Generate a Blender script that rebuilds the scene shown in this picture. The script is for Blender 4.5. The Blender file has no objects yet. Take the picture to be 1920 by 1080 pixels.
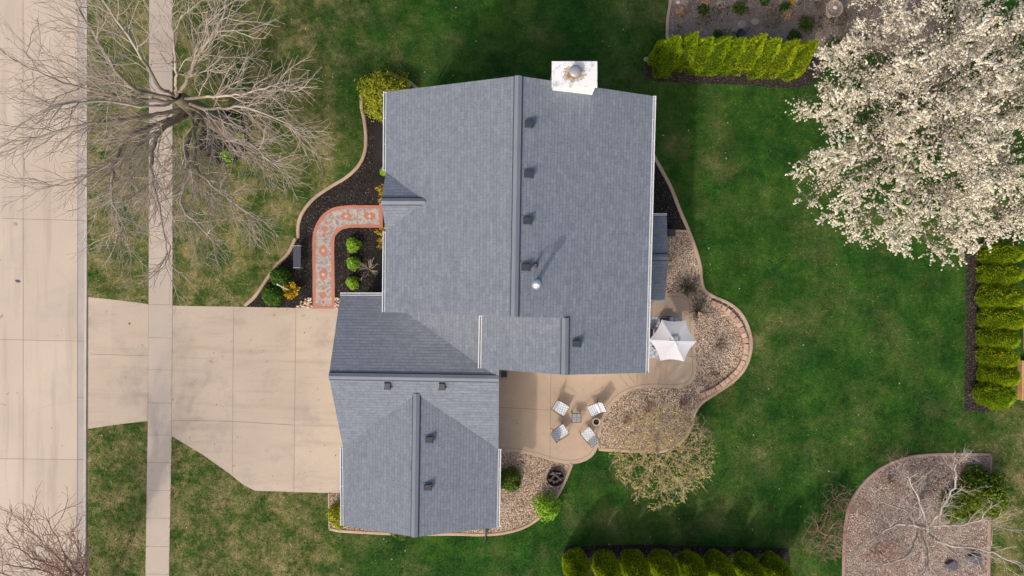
import bpy, math, random
import numpy as np
from mathutils import Vector, Matrix
R = math.radians
sc = bpy.context.scene
H, F = 34.6, 1280.0            # camera height in metres, focal length in photograph pixels
SUN_A, SUN_B = 0.60, 1.02      # a 1 m post throws its shadow 0.60 m east and 1.02 m north

# ------------------------------------------------------------------ camera, sky, sun, exposure
cam = bpy.data.cameras.new('camera'); co = bpy.data.objects.new('camera', cam)
sc.collection.objects.link(co); sc.camera = co
co.location = (0, 0, H); co.rotation_euler = (0, 0, 0)
cam.sensor_width = 36.0; cam.lens = 36.0*F/1920.0; cam.clip_end = 2000
ELEV = math.atan(1/math.hypot(SUN_A, SUN_B))
w = bpy.data.worlds.new("World"); sc.world = w; w.use_nodes = True
nt = w.node_tree; bg = nt.nodes['Background']
sky = nt.nodes.new('ShaderNodeTexSky'); sky.sky_type = 'NISHITA'; sky.sun_disc = False
sky.sun_elevation = ELEV; sky.sun_rotation = math.atan2(-SUN_A, -SUN_B) % (2*math.pi)
sky.air_density = 1.0; sky.dust_density = 6.0; sky.ozone_density = 1.0
nt.links.new(sky.outputs[0], bg.inputs[0]); bg.inputs[1].default_value = 0.15
sl = bpy.data.lights.new('sun', 'SUN'); so = bpy.data.objects.new('sun', sl); sc.collection.objects.link(so)
sl.energy = 1.5; sl.angle = R(1.6); sl.color = (1.0, 0.93, 0.86)
so.rotation_euler = Vector((SUN_A, SUN_B, -1)).to_track_quat('-Z', 'Y').to_euler()
sc.view_settings.view_transform = 'Standard'; sc.view_settings.look = 'None'
sc.view_settings.exposure = 0.12; sc.view_settings.gamma = 1.0
sc.view_settings.use_curve_mapping = False

# ------------------------------------------------------------------ helpers
rng = np.random.default_rng(7); random.seed(7)
col = sc.collection
def G(px, py, z=0.0):
    k = (H-z)/F
    return Vector(((px-960)*k, (540-py)*k, z))
def link(o, parent=None):
    col.objects.link(o)
    if parent is not None: o.parent = parent
    return o
def tag(o, label=None, cat=None, group=None, kind=None):
    if label: o['label'] = label
    if cat: o['category'] = cat
    if group: o['group'] = group
    if kind: o['kind'] = kind
    return o
def empty(name, loc, rz=0.0, label=None, cat=None, group=None):
    o = bpy.data.objects.new(name, None); o.location = loc; o.rotation_euler = (0, 0, rz)
    o.empty_display_size = 0.3; link(o); return tag(o, label, cat, group)
def copy_tree(o, parent=None):
    c = o.copy(); col.objects.link(c)
    if parent is not None: c.parent = parent
    for ch in list(o.children): copy_tree(ch, c)
    return c
def np_mesh(name, V, Fc, mats, parent=None, rnd=None, smooth=False, loc=None, rot=None, mi=None, uv=None):
    V = np.asarray(V, dtype=np.float32)
    me = bpy.data.meshes.new(name)
    if isinstance(Fc, np.ndarray):
        n, k = Fc.shape
        me.vertices.add(len(V)); me.vertices.foreach_set('co', V.ravel())
        me.loops.add(n*k); me.loops.foreach_set('vertex_index', Fc.astype(np.int32).ravel())
        me.polygons.add(n); me.polygons.foreach_set('loop_start', np.arange(0, n*k, k, dtype=np.int32))
        me.update(calc_edges=True)
    else:
        me.from_pydata([tuple(map(float, v)) for v in V], [], Fc); me.update()
    if rnd is not None:
        a = me.attributes.new('rnd', 'FLOAT', 'FACE'); a.data.foreach_set('value', np.asarray(rnd, dtype=np.float32))
    if uv is not None:
        l = me.uv_layers.new(name='UVMap'); l.data.foreach_set('uv', np.asarray(uv, dtype=np.float32).ravel())
    if not isinstance(mats, (list, tuple)): mats = [mats]
    for m in mats: me.materials.append(m)
    if mi is not None: me.polygons.foreach_set('material_index', np.asarray(mi, dtype=np.int32))
    if smooth: me.polygons.foreach_set('use_smooth', np.ones(len(me.polygons), dtype=bool))
    o = bpy.data.objects.new(name, me); link(o, parent)
    if loc is not None: o.location = loc
    if rot is not None: o.rotation_euler = rot
    return o

class MB:
    """collects simple solids into one mesh"""
    def __init__(s): s.v = []; s.f = []; s.m = []
    def add(s, vs, fs, mi=0):
        b = len(s.v); s.v += [tuple(v) for v in vs]; s.f += [tuple(b+i for i in f) for f in fs]; s.m += [mi]*len(fs); return s
    def box(s, c, d, rz=0, mi=0, M=None):
        hx, hy, hz = d[0]/2, d[1]/2, d[2]/2
        P = [Vector((x*hx, y*hy, z*hz)) for z in (-1, 1) for y in (-1, 1) for x in (-1, 1)]
        T = M if M is not None else Matrix.Rotation(rz, 3, 'Z')
        P = [T@p+Vector(c) for p in P]
        return s.add(P, [(0,2,3,1), (4,5,7,6), (0,1,5,4), (2,6,7,3), (0,4,6,2), (1,3,7,5)], mi)
    def tube(s, pts, rad, n=8, mi=0, cap=True, closed=False):
        pts = [Vector(p) for p in pts]; N = len(pts); b = len(s.v)
        rad = rad if isinstance(rad, (list, tuple)) else [rad]*N
        for i, p in enumerate(pts):
            if closed: d = pts[(i+1) % N]-pts[i-1]
            else: d = pts[min(i+1, N-1)]-pts[max(i-1, 0)]
            d.normalize(); up = Vector((0, 0, 1)) if abs(d.z) < .9 else Vector((1, 0, 0))
            a = d.cross(up).normalized(); c = d.cross(a)
            for j in range(n):
                t = 2*math.pi*j/n; s.v.append(tuple(p+(a*math.cos(t)+c*math.sin(t))*rad[i]))
        for i in range(N if closed else N-1):
            for j in range(n):
                i2 = (i+1) % N
                s.f.append((b+i*n+j, b+i*n+(j+1) % n, b+i2*n+(j+1) % n, b+i2*n+j)); s.m.append(mi)
        if cap and not closed:
            s.f.append(tuple(b+j for j in range(n))[::-1]); s.f.append(tuple(b+(N-1)*n+j for j in range(n))); s.m += [mi, mi]
        return s
    def lathe(s, prof, c=(0, 0, 0), n=20, mi=0):
        b = len(s.v)
        for r, z in prof:
            for j in range(n):
                t = 2*math.pi*j/n; s.v.append((c[0]+r*math.cos(t), c[1]+r*math.sin(t), c[2]+z))
        for i in range(len(prof)-1):
            for j in range(n):
                s.f.append((b+i*n+j, b+i*n+(j+1) % n, b+(i+1)*n+(j+1) % n, b+(i+1)*n+j)); s.m.append(mi)
        s.f.append(tuple(b+j for j in range(n))[::-1]); s.f.append(tuple(b+(len(prof)-1)*n+j for j in range(n))); s.m += [mi, mi]
        return s
    def prism(s, poly, z0, z1, mi=0, mside=None):
        n = len(poly); b = len(s.v)
        s.v += [(p[0], p[1], z0) for p in poly]+[(p[0], p[1], z1) for p in poly]
        s.f += [tuple(b+n+i for i in range(n)), tuple(b+i for i in range(n))[::-1]]; s.m += [mi, mi]
        for i in range(n):
            j = (i+1) % n; s.f.append((b+i, b+j, b+n+j, b+n+i)); s.m.append(mi if mside is None else mside)
        return s
    def build(s, name, mats, parent=None, smooth=False, bevel=0, loc=None, world=False):
        o = np_mesh(name, s.v, s.f, mats, parent, smooth=smooth, mi=s.m, loc=loc)
        if world and parent is not None: o.location = -Vector(parent.location)
        if bevel:
            md = o.modifiers.new('bevel', 'BEVEL'); md.width = bevel; md.segments = 2; md.limit_method = 'ANGLE'
        return o

def smooth_path(P, step=6, closed=False):
    P = [Vector((p[0], p[1])) for p in P]; n = len(P); out = []
    rg = range(n if closed else n-1)
    for i in rg:
        p1, p2 = P[i], P[(i+1) % n]
        p0 = P[i-1] if (i > 0 or closed) else p1*2-p2
        p3 = P[(i+2) % n] if (i+2 < n or closed) else p2*2-p1
        k = max(1, int((p2-p1).length/step))
        for j in range(k):
            t = j/k
            out.append(0.5*((2*p1)+(p2-p0)*t+(2*p0-5*p1+4*p2-p3)*t*t+(3*p1-p0-3*p2+p3)*t**3))
    if not closed: out.append(P[-1])
    return [(p.x, p.y) for p in out]
def gp(pts): return [tuple(G(x, y)[:2]) for x, y in pts]     # photograph ground pixels -> metres
def area(p): return .5*sum(p[i-1][0]*p[i][1]-p[i][0]*p[i-1][1] for i in range(len(p)))
def ccw(p): return p if area(p) > 0 else p[::-1]
def inpoly(X, Y, poly):
    ins = np.zeros(X.shape, bool); n = len(poly)
    for i in range(n):
        x1, y1 = poly[i-1]; x2, y2 = poly[i]
        if y1 == y2: continue
        c = ((y1 > Y) != (y2 > Y)) & (X < (x2-x1)*(Y-y1)/(y2-y1)+x1)
        ins ^= c
    return ins
def offset(path, d):
    out = []
    for i, p in enumerate(path):
        a = Vector(path[max(i-1, 0)]); b = Vector(path[min(i+1, len(path)-1)]); t = (b-a).normalized()
        out.append((p[0]-t.y*d, p[1]+t.x*d))
    return out
def ribbon(mb, path, w, z, mi=0):
    L = offset(path, w/2); Rr = offset(path, -w/2); b = len(mb.v); n = len(path)
    mb.v += [(x, y, z) for x, y in L]+[(x, y, z) for x, y in Rr]
    for i in range(n-1): mb.f.append((b+i, b+n+i, b+n+i+1, b+i+1)); mb.m.append(mi)
    return mb
def kerb(mb, path, w, z0, z1, mi=0):
    prof = [(-.5, z0), (-.5, z0+(z1-z0)*.6), (-.3, z1), (.3, z1), (.5, z0+(z1-z0)*.6), (.5, z0)]
    b = len(mb.v); n = len(path); k = len(prof)
    rails = [offset(path, -q[0]*w) for q in prof]
    for i in range(n):
        for j in range(k): mb.v.append((rails[j][i][0], rails[j][i][1], prof[j][1]))
    for i in range(n-1):
        for j in range(k-1): mb.f.append((b+i*k+j, b+i*k+j+1, b+(i+1)*k+j+1, b+(i+1)*k+j)); mb.m.append(mi)
    mb.f += [tuple(b+j for j in range(k)), tuple(b+(n-1)*k+j for j in range(k))[::-1]]; mb.m += [mi, mi]
    return mb

# ------------------------------------------------------------------ materials
def nmat(name):
    m = bpy.data.materials.new(name); m.use_nodes = True
    return m, m.node_tree, m.node_tree.nodes['Principled BSDF']
def plain(name, c, rough=.6, metal=0, spec=.4):
    m, t, p = nmat(name); p.inputs['Base Color'].default_value = (*c, 1); p.inputs['Roughness'].default_value = rough
    p.inputs['Metallic'].default_value = metal; p.inputs['Specular IOR Level'].default_value = spec
    return m
def N(t, typ, **kw):
    n = t.nodes.new(typ)
    for k, v in kw.items():
        if k in n.inputs: n.inputs[k].default_value = v
        else: setattr(n, k, v)
    return n
def noise(t, vec, scale, detail=4, rough=.6):
    n = N(t, 'ShaderNodeTexNoise'); n.inputs['Scale'].default_value = scale
    n.inputs['Detail'].default_value = detail; n.inputs['Roughness'].default_value = rough
    t.links.new(vec, n.inputs['Vector']); return n.outputs['Fac']
def ramp(t, fac, stops):
    r = N(t, 'ShaderNodeValToRGB'); e = r.color_ramp.elements
    while len(e) < len(stops): e.new(.5)
    for i, (p, c) in enumerate(stops):
        e[i].position = p; e[i].color = (*c, 1) if len(c) == 3 else c
    t.links.new(fac, r.inputs[0]); return r.outputs[0]
def g3(v): return (v, v, v)
def mix(t, fac, a, b, mode='MIX'):
    m = N(t, 'ShaderNodeMix', data_type='RGBA', blend_type=mode)
    for s, v in ((m.inputs[0], fac), (m.inputs[6], a), (m.inputs[7], b)):
        if isinstance(v, (int, float)): s.default_value = v
        elif isinstance(v, tuple): s.default_value = (*v, 1)
        else: t.links.new(v, s)
    return m.outputs[2]
def geo(t): return N(t, 'ShaderNodeNewGeometry').outputs['Position']
def bump(t, p, h, strength, dist):
    b = N(t, 'ShaderNodeBump'); b.inputs['Strength'].default_value = strength; b.inputs['Distance'].default_value = dist
    t.links.new(h, b.inputs['Height']); t.links.new(b.outputs[0], p.inputs['Normal'])
def ground_mat(name, c1, c2, fine=(.8, 1.2), s1=.25, s2=2.0, s3=40, bmp=.3, rough=.85, c3=None):
    """two slowly mixed colours, a third in blotches, fine speckle"""
    m, t, p = nmat(name); v = geo(t)
    a = ramp(t, noise(t, v, s1, 5), [(.35, c1), (.65, c2)])
    if c3: a = mix(t, ramp(t, noise(t, v, s2, 6, .7), [(.52, g3(0)), (.72, g3(1))]), a, c3)
    f = ramp(t, noise(t, v, s3, 3, .7), [(.3, g3(fine[0])), (.7, g3(fine[1]))])
    a = mix(t, 1.0, a, f, 'MULTIPLY')
    t.links.new(a, p.inputs['Base Color']); p.inputs['Roughness'].default_value = rough
    p.inputs['Specular IOR Level'].default_value = .2
    if bmp: bump(t, p, noise(t, v, s3, 4, .7), bmp, .01)
    return m
def rnd_mat(name, stops, rough=.8, spec=.2, extra=None, sub=0.0, const=False):
    """colour picked per face by the stored random number, drifting slowly over the object"""
    m, t, p = nmat(name)
    a = N(t, 'ShaderNodeAttribute', attribute_name='rnd').outputs['Fac']
    c = ramp(t, a, stops)
    if const: t.nodes[-1].color_ramp.interpolation = 'CONSTANT'
    if extra:
        sc_, lo, hi = extra
        f = ramp(t, noise(t, geo(t), sc_, 4), [(.3, g3(lo)), (.7, g3(hi))]); c = mix(t, 1.0, c, f, 'MULTIPLY')
    t.links.new(c, p.inputs['Base Color']); p.inputs['Roughness'].default_value = rough
    p.inputs['Specular IOR Level'].default_value = spec
    if sub:
        tr = N(t, 'ShaderNodeBsdfTranslucent'); t.links.new(c, tr.inputs[0]); ms = N(t, 'ShaderNodeMixShader'); ms.inputs[0].default_value = sub
        out = [n for n in t.nodes if n.type == 'OUTPUT_MATERIAL'][0]
        t.links.new(p.outputs[0], ms.inputs[1]); t.links.new(tr.outputs[0], ms.inputs[2]); t.links.new(ms.outputs[0], out.inputs[0])
    return m

def lawn_colour(t):
    v = geo(t)
    deep = ramp(t, noise(t, v, .5, 9, .72), [(.36, (.016, .068, .011)), (.50, (.030, .104, .014)), (.64, (.066, .155, .022))])
    # thin, straw-flecked turf towards the street
    dry = ramp(t, noise(t, v, .9, 7, .75), [(.36, (.034, .100, .018)), (.45, (.110, .155, .036)), (.54, (.245, .235, .090)), (.66, (.38, .32, .16))])
    sx = N(t, 'ShaderNodeSeparateXYZ'); t.links.new(v, sx.inputs[0])
    mr = N(t, 'ShaderNodeMapRange'); mr.inputs['From Min'].default_value = -7.0; mr.inputs['From Max'].default_value = -10.5
    t.links.new(sx.outputs[0], mr.inputs[0])
    ad = N(t, 'ShaderNodeMath', operation='MULTIPLY_ADD'); ad.inputs[1].default_value = 2.2; 
    t.links.new(noise(t, v, .22, 3), ad.inputs[0]); ad.inputs[2].default_value = -1.06
    a2 = N(t, 'ShaderNodeMath', operation='ADD', use_clamp=True); t.links.new(mr.outputs[0], a2.inputs[0]); t.links.new(ad.outputs[0], a2.inputs[1])
    mx = N(t, 'ShaderNodeMapRange'); mx.inputs['From Min'].default_value = 22.0; mx.inputs['From Max'].default_value = 25.0; t.links.new(sx.outputs[0], mx.inputs[0])
    my = N(t, 'ShaderNodeMapRange'); my.inputs['From Min'].default_value = -4.0; my.inputs['From Max'].default_value = -9.0; t.links.new(sx.outputs[1], my.inputs[0])
    mm = N(t, 'ShaderNodeMath', operation='MULTIPLY'); t.links.new(mx.outputs[0], mm.inputs[0]); t.links.new(my.outputs[0], mm.inputs[1])
    ma = N(t, 'ShaderNodeMath', operation='ADD', use_clamp=True); t.links.new(mm.outputs[0], ma.inputs[0]); t.links.new(a2.outputs[0], ma.inputs[1])
    c = mix(t, ma.outputs[0], deep, dry)
    patch = ramp(t, noise(t, v, .55, 7, .7), [(.50, g3(0)), (.68, g3(.8))])
    c = mix(t, patch, c, (.085, .145, .030))
    st = N(t, 'ShaderNodeMath', operation='SINE'); s2_ = N(t, 'ShaderNodeMath', operation='MULTIPLY'); s2_.inputs[1].default_value = 2.6; t.links.new(sx.outputs[0], s2_.inputs[0]); t.links.new(s2_.outputs[0], st.inputs[0])
    c = mix(t, 1.0, c, ramp(t, st.outputs[0], [(.35, g3(.95)), (.65, g3(1.05))]), 'MULTIPLY')
    c = mix(t, 1.0, c, ramp(t, noise(t, v, 3.5, 9, .82), [(.36, (.66, .72, .66)), (.5, g3(.97)), (.64, (1.45, 1.25, 1.3))]), 'MULTIPLY')
    return c, v
m, t, p = nmat('lawn'); c, v = lawn_colour(t)
c = mix(t, 1.0, c, ramp(t, noise(t, v, 25, 4, .7), [(.3, g3(.45)), (.7, g3(1.1))]), 'MULTIPLY')
t.links.new(c, p.inputs['Base Color']); p.inputs['Roughness'].default_value = .95; p.inputs['Specular IOR Level'].default_value = .1
LAWN = m
m, t, p = nmat('grass_blade'); c, v = lawn_colour(t)
a = N(t, 'ShaderNodeAttribute', attribute_name='rnd').outputs['Fac']
c = mix(t, 1.0, c, ramp(t, a, [(0, g3(.55)), (.55, g3(1.15)), (.90, g3(1.6)), (1, (4.2, 3.0, 3.0))]), 'MULTIPLY')
t.links.new(c, p.inputs['Base Color']); p.inputs['Roughness'].default_value = .7; p.inputs['Specular IOR Level'].default_value = .15
BLADE = m

SOIL = ground_mat('soil', (.10, .085, .06), (.14, .12, .08))
def slabs(m, org, w_, h_, lo=.955, hi=1.045):
    t = m.node_tree; p = t.nodes['Principled BSDF']; src = p.inputs['Base Color'].links[0].from_socket; v = geo(t)
    mp = N(t, 'ShaderNodeMapping'); mp.inputs['Location'].default_value = (-org[0], -org[1], 0); t.links.new(v, mp.inputs[0]); bk = N(t, 'ShaderNodeTexBrick'); t.links.new(mp.outputs[0], bk.inputs['Vector'])
    bk.offset = 0; bk.squash = 1
    for k_, v_ in (('Color1', g3(lo)+(1,)), ('Color2', g3(hi)+(1,)), ('Mortar', (1, 1, 1, 1)), ('Scale', 1.0), ('Mortar Size', 0.0), ('Brick Width', w_), ('Row Height', h_)): bk.inputs[k_].default_value = v_
    c = mix(t, 1.0, src, bk.outputs['Color'], 'MULTIPLY')
    # worn wheel tracks and old drips
    mp2 = N(t, 'ShaderNodeMapping'); mp2.inputs['Scale'].default_value = (.22, 1.3, 1) if w_ > 2.9 else (1.3, .10, 1); t.links.new(v, mp2.inputs[0])
    c = mix(t, ramp(t, noise(t, mp2.outputs[0], 1.6, 5, .6), [(.50, g3(0)), (.68, g3(.35))]), c, (.33, .27, .22))
    c = mix(t, ramp(t, noise(t, v, 2.6, 2, .4), [(.735, g3(0)), (.76, g3(.5))]), c, (.22, .18, .15))
    for l in list(p.inputs['Base Color'].links): t.links.remove(l)
    t.links.new(c, p.inputs['Base Color']); return m
STREET = ground_mat('street_concrete', (.53, .445, .355), (.60, .505, .40), (.90, 1.08), .12, .5, 30, .15, .8, (.50, .43, .36))
slabs(STREET, G(40, 409), 2.78, 6.13)
WALK = ground_mat('sidewalk_concrete', (.46, .395, .33), (.54, .455, .375), (.86, 1.1), .3, .8, 45, .25, .8, (.43, .38, .345))
DRIVE = ground_mat('driveway_concrete', (.48, .40, .315), (.545, .45, .35), (.91, 1.08), .22, .5, 30, .12, .8, (.385, .33, .275))
slabs(DRIVE, G(323.5, 790), 3.1, 3.2)
GUTTERPAN = ground_mat('gutter_pan', (.38, .35, .33), (.46, .41, .37), (.88, 1.1), .5, 1.5, 30, .2, .8)
KERB = ground_mat('kerb_concrete', (.48, .43, .38), (.57, .51, .44), (.85, 1.1), .8, 2, 30, .2, .8)
JOINT = plain('joint', (.29, .235, .18), .9); FAINT = plain('faint_joint', (.44, .375, .30), .9)
PATIO = ground_mat('stamped_patio', (.44, .335, .245), (.51, .39, .285), (.84, 1.12), .3, 2.0, 35, .3, .75, (.41, .325, .25))
PJOINT = plain('patio_joint', (.24, .165, .105), .9)
EDGE = ground_mat('edging_concrete', (.44, .31, .22), (.56, .42, .30), (.75, 1.15), 1.0, 3, 30, .3, .85)
EDGEB = ground_mat('edging_mauve', (.34, .22, .18), (.44, .30, .25), (.75, 1.15), 1.0, 3, 30, .3, .85)
REDC = ground_mat('red_stamped_border', (.47, .185, .125), (.53, .225, .155), (.9, 1.08), .8, 3, 35, .2, .7)
m, t, p = nmat('stencil_stone'); v = geo(t)
vo = N(t, 'ShaderNodeTexVoronoi'); vo.inputs['Scale'].default_value = 9; t.links.new(v, vo.inputs['Vector'])
sep = N(t, 'ShaderNodeSeparateColor'); t.links.new(vo.outputs['Color'], sep.inputs[0])
c = ramp(t, sep.outputs[0], [(.1, (.30, .25, .24)), (.5, (.42, .36, .32)), (.9, (.52, .44, .37))])
c = mix(t, 1.0, c, ramp(t, noise(t, v, 40, 3), [(.3, g3(.8)), (.7, g3(1.1))]), 'MULTIPLY')
t.links.new(c, p.inputs['Base Color']); p.inputs['Roughness'].default_value = .7; STENCIL = m
PALE = plain('pale_inlay', (.52, .46, .40), .7)
MULCHB = ground_mat('mulch_base', (.022, .020, .020), (.040, .034, .030), (.5, 1.3), 1, 4, 40, 1.0, .95)
MULCH = rnd_mat('mulch_chip', [(0, (.018, .016, .016)), (.6, (.050, .042, .038)), (.9, (.085, .068, .056)), (1, (.24, .20, .17))], .95, .1)
MULCHBR = rnd_mat('brown_mulch_chip', [(0, (.035, .028, .026)), (.6, (.085, .066, .060)), (.95, (.16, .12, .11)), (1, (.3, .25, .22))], .95, .1)
STB = ground_mat('gravel_base', (.17, .115, .075), (.24, .165, .11), (.5, 1.3), 1, 4, 25, .8, .9)
STBG = ground_mat('grey_gravel_base', (.24, .19, .16), (.32, .26, .22), (.5, 1.3), .5, 1.2, 25, .8, .9, (.15, .11, .08))
STONE = rnd_mat('tan_river_stone', [(0, (.20, .14, .10)), (.25, (.44, .31, .22)), (.5, (.66, .50, .36)), (.75, (.80, .65, .50)), (.92, (.45, .38, .34)), (1, (.92, .84, .72))], .7, .3, (.7, .82, 1.12))
STONEP = rnd_mat('mauve_river_stone', [(0, (.15, .10, .085)), (.3, (.34, .23, .185)), (.6, (.52, .38, .31)), (.85, (.64, .52, .43)), (1, (.86, .79, .68))], .7, .3, (.7, .8, 1.12))
STONEG = rnd_mat('grey_gravel', [(0, (.20, .145, .11)), (.4, (.41, .32, .265)), (.8, (.56, .45, .375)), (1, (.76, .67, .55))], .8, .2, (.7, .7, 1.15))
COBBLE = rnd_mat('cobble', [(0, (.42, .28, .17)), (.5, (.62, .48, .34)), (1, (.78, .70, .58))], .6, .3)
BLOCK = rnd_mat('retaining_block', [(0, (.46, .29, .21)), (.5, (.56, .37, .27)), (1, (.63, .44, .33))], .85, .2, (6, .8, 1.1))

# asphalt shingles: uv in metres, u along the eave and v up the slope
m, t, p = nmat('asphalt_shingle'); uvn = N(t, 'ShaderNodeUVMap').outputs[0]
br = N(t, 'ShaderNodeTexBrick'); t.links.new(uvn, br.inputs['Vector'])
for k_, v_ in (('Color1', (.184, .209, .246, 1)), ('Color2', (.216, .242, .281, 1)), ('Mortar', (.145, .168, .205, 1)), ('Scale', 1.0), ('Mortar Size', .009),
               ('Mortar Smooth', .4), ('Bias', -.1), ('Brick Width', .31), ('Row Height', .145)): br.inputs[k_].default_value = v_
br.offset = .37; br.offset_frequency = 2; br.squash = .8; br.squash_frequency = 3
br2 = N(t, 'ShaderNodeTexBrick'); t.links.new(uvn, br2.inputs['Vector'])
for k_, v_ in (('Color1', g3(.955)+(1,)), ('Color2', g3(1.045)+(1,)), ('Mortar', g3(.98)+(1,)), ('Scale', 1.0), ('Mortar Size', .004), ('Brick Width', .21), ('Row Height', .145)): br2.inputs[k_].default_value = v_
br2.offset = .29; br2.offset_frequency = 3; br2.squash = 1.4; br2.squash_frequency = 2
c = mix(t, 1.0, br.outputs['Color'], br2.outputs['Color'], 'MULTIPLY')
c = mix(t, 1.0, c, ramp(t, noise(t, geo(t), 22, 4, .8), [(.3, g3(.80)), (.7, g3(1.2))]), 'MULTIPLY')
c = mix(t, 1.0, c, ramp(t, noise(t, geo(t), 4.5, 6, .7), [(.3, g3(.86)), (.7, g3(1.13))]), 'MULTIPLY')
t.links.new(c, p.inputs['Base Color']); p.inputs['Roughness'].default_value = .85; p.inputs['Specular IOR Level'].default_value = .25
sx = N(t, 'ShaderNodeSeparateXYZ'); t.links.new(uvn, sx.inputs[0])
dv = N(t, 'ShaderNodeMath', operation='DIVIDE'); t.links.new(sx.outputs[1], dv.inputs[0]); dv.inputs[1].default_value = .145
fr = N(t, 'ShaderNodeMath', operation='FRACT'); t.links.new(dv.outputs[0], fr.inputs[0])
pw = N(t, 'ShaderNodeMath', operation='SUBTRACT'); pw.inputs[0].default_value = 1; t.links.new(fr.outputs[0], pw.inputs[1])
bump(t, p, pw.outputs[0], 1.0, .02); SHINGLE = m
CAPM = ground_mat('ridge_shingle', (.185, .212, .245), (.210, .236, .270), (.85, 1.12), .8, 2, 50, .3, .85)
VENTGAP = plain('ridge_vent_edge', (.045, .055, .075), .8)
TRIM = plain('white_trim', (.78, .79, .80), .45); GUT = plain('white_gutter', (.80, .82, .83), .35)
GUTIN = ground_mat('gutter_inside', (.48, .50, .52), (.60, .61, .62), (.8, 1.1), 1, 4, 20, 0, .6)
m, t, p = nmat('lap_siding'); v = geo(t); wv = N(t, 'ShaderNodeSeparateXYZ'); t.links.new(v, wv.inputs[0])
md = N(t, 'ShaderNodeMath', operation='MULTIPLY'); t.links.new(wv.outputs[2], md.inputs[0]); md.inputs[1].default_value = 8
fr = N(t, 'ShaderNodeMath', operation='FRACT'); t.links.new(md.outputs[0], fr.inputs[0])
p.inputs['Base Color'].default_value = (.62, .62, .60, 1); bump(t, p, fr.outputs[0], 1.0, .012); SIDING = m
m, t, p = nmat('chimney_siding'); p.inputs['Base Color'].default_value = (.84, .84, .83, 1); p.inputs['Roughness'].default_value = .6; CHIM = m
m, t, p = nmat('house_brick'); v = geo(t); bk = N(t, 'ShaderNodeTexBrick'); t.links.new(v, bk.inputs[0])
GLASS = plain('window_glass', (.03, .04, .05), .08, 0, .8)
DARKV = plain('vent_plastic', (.045, .050, .062), .55); PIPE = plain('vent_pipe', (.10, .11, .12), .5)
m, t, p = nmat('galvanised_flue'); p.inputs['Metallic'].default_value = .9; p.inputs['Roughness'].default_value = .28
p.inputs['Base Color'].default_value = (.82, .88, .90, 1); bump(t, p, noise(t, geo(t), 14, 3), .9, .05); FLUE = m
DULL = plain('dull_metal', (.36, .36, .38), .5, .3)
m, t, p = nmat('weathered_chimney_cap'); oc = N(t, 'ShaderNodeTexCoord').outputs['Object']
vl = N(t, 'ShaderNodeVectorMath', operation='LENGTH'); mp = N(t, 'ShaderNodeMapping'); mp.inputs['Scale'].default_value = (1.15, 1.75, 0)
t.links.new(oc, mp.inputs[0]); t.links.new(mp.outputs[0], vl.inputs[0])
sm = N(t, 'ShaderNodeMath', operation='MULTIPLY_ADD'); t.links.new(noise(t, oc, 6, 6, .7), sm.inputs[0]); sm.inputs[1].default_value = .9; t.links.new(vl.outputs['Value'], sm.inputs[2])
base = ramp(t, noise(t, oc, 4, 8, .75), [(.34, (.36, .38, .43)), (.44, (.66, .67, .69)), (.50, (.80, .80, .79))])
c = mix(t, ramp(t, sm.outputs[0], [(.98, g3(.75)), (1.2, g3(0))]), base, ramp(t, noise(t, oc, 12, 5), [(.42, (.22, .19, .12)), (.58, (.60, .50, .35))]))
c = mix(t, ramp(t, sm.outputs[0], [(.72, g3(.9)), (.90, g3(0))]), c, (.36, .13, .035))
t.links.new(c, p.inputs['Base Color']); p.inputs['Roughness'].default_value = .7; CAPW = m

def bark(name, c1, c2, s=6):
    m, t, p = nmat(name); oc = N(t, 'ShaderNodeTexCoord').outputs['Object']
    c = ramp(t, noise(t, oc, s, 6, .7), [(.35, c1), (.65, c2)]); t.links.new(c, p.inputs['Base Color']); p.inputs['Roughness'].default_value = .9
    p.inputs['Specular IOR Level'].default_value = .1; bump(t, p, noise(t, oc, s*4, 4), .6, .02); return m
BARK = bark('bark_olive', (.17, .145, .105), (.32, .275, .205)); TWIG = bark('twig', (.36, .30, .245), (.54, .46, .385), 2); PEARB = bark('pear_bark', (.20, .15, .125), (.30, .235, .20))
TWIGR = bark('twig_red', (.27, .16, .12), (.37, .24, .18), 2); BARKW = bark('bark_pale', (.38, .33, .29), (.58, .51, .45), 3)
BARKD = bark('bark_dark', (.09, .07, .06), (.17, .14, .12))

# ------------------------------------------------------------------ outlines (photograph ground pixels)
E1 = smooth_path([(459, 573), (478, 556), (500, 524), (520, 497), (541, 474), (554, 447)], 5)
E2 = smooth_path([(559, 447), (560, 420), (569, 396), (590, 371), (622, 349), (650, 332), (672, 311), (684, 285), (686, 255), (683, 225),
                  (678, 200), (679, 180), (690, 157), (712, 144), (740, 143), (765, 153), (783, 167), (800, 182)], 5)
BED1 = E1+E2+[(800, 576), (625, 578.5), (459, 575.5)]
PAT = smooth_path([(1222, 549), (1262, 549), (1284, 552), (1297, 563), (1300, 582), (1301, 620), (1305, 680), (1304, 702), (1297, 716), (1283, 725),
                   (1262, 728), (1235, 727), (1205, 728), (1180, 735), (1160, 747), (1143, 766), (1131, 790), (1125, 815), (1121, 838), (1110, 856),
                   (1090, 867), (1065, 870), (1040, 866), (1010, 857), (980, 850), (955, 847), (930, 847)], 5)
PATIO_P = PAT+[(880, 847), (880, 640), (1150, 640), (1150, 549)]
E3 = smooth_path([(1222, 286), (1240, 318), (1258, 352), (1275, 395), (1291, 432), (1305, 470), (1313, 500), (1315, 525), (1321, 544), (1340, 557),
                  (1365, 568), (1385, 583), (1400, 607), (1408, 637), (1406, 663), (1396, 690), (1375, 714), (1345, 735), (1318, 753), (1303, 772),
                  (1297, 797), (1283, 822), (1258, 841), (1235, 847)], 5)
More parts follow.
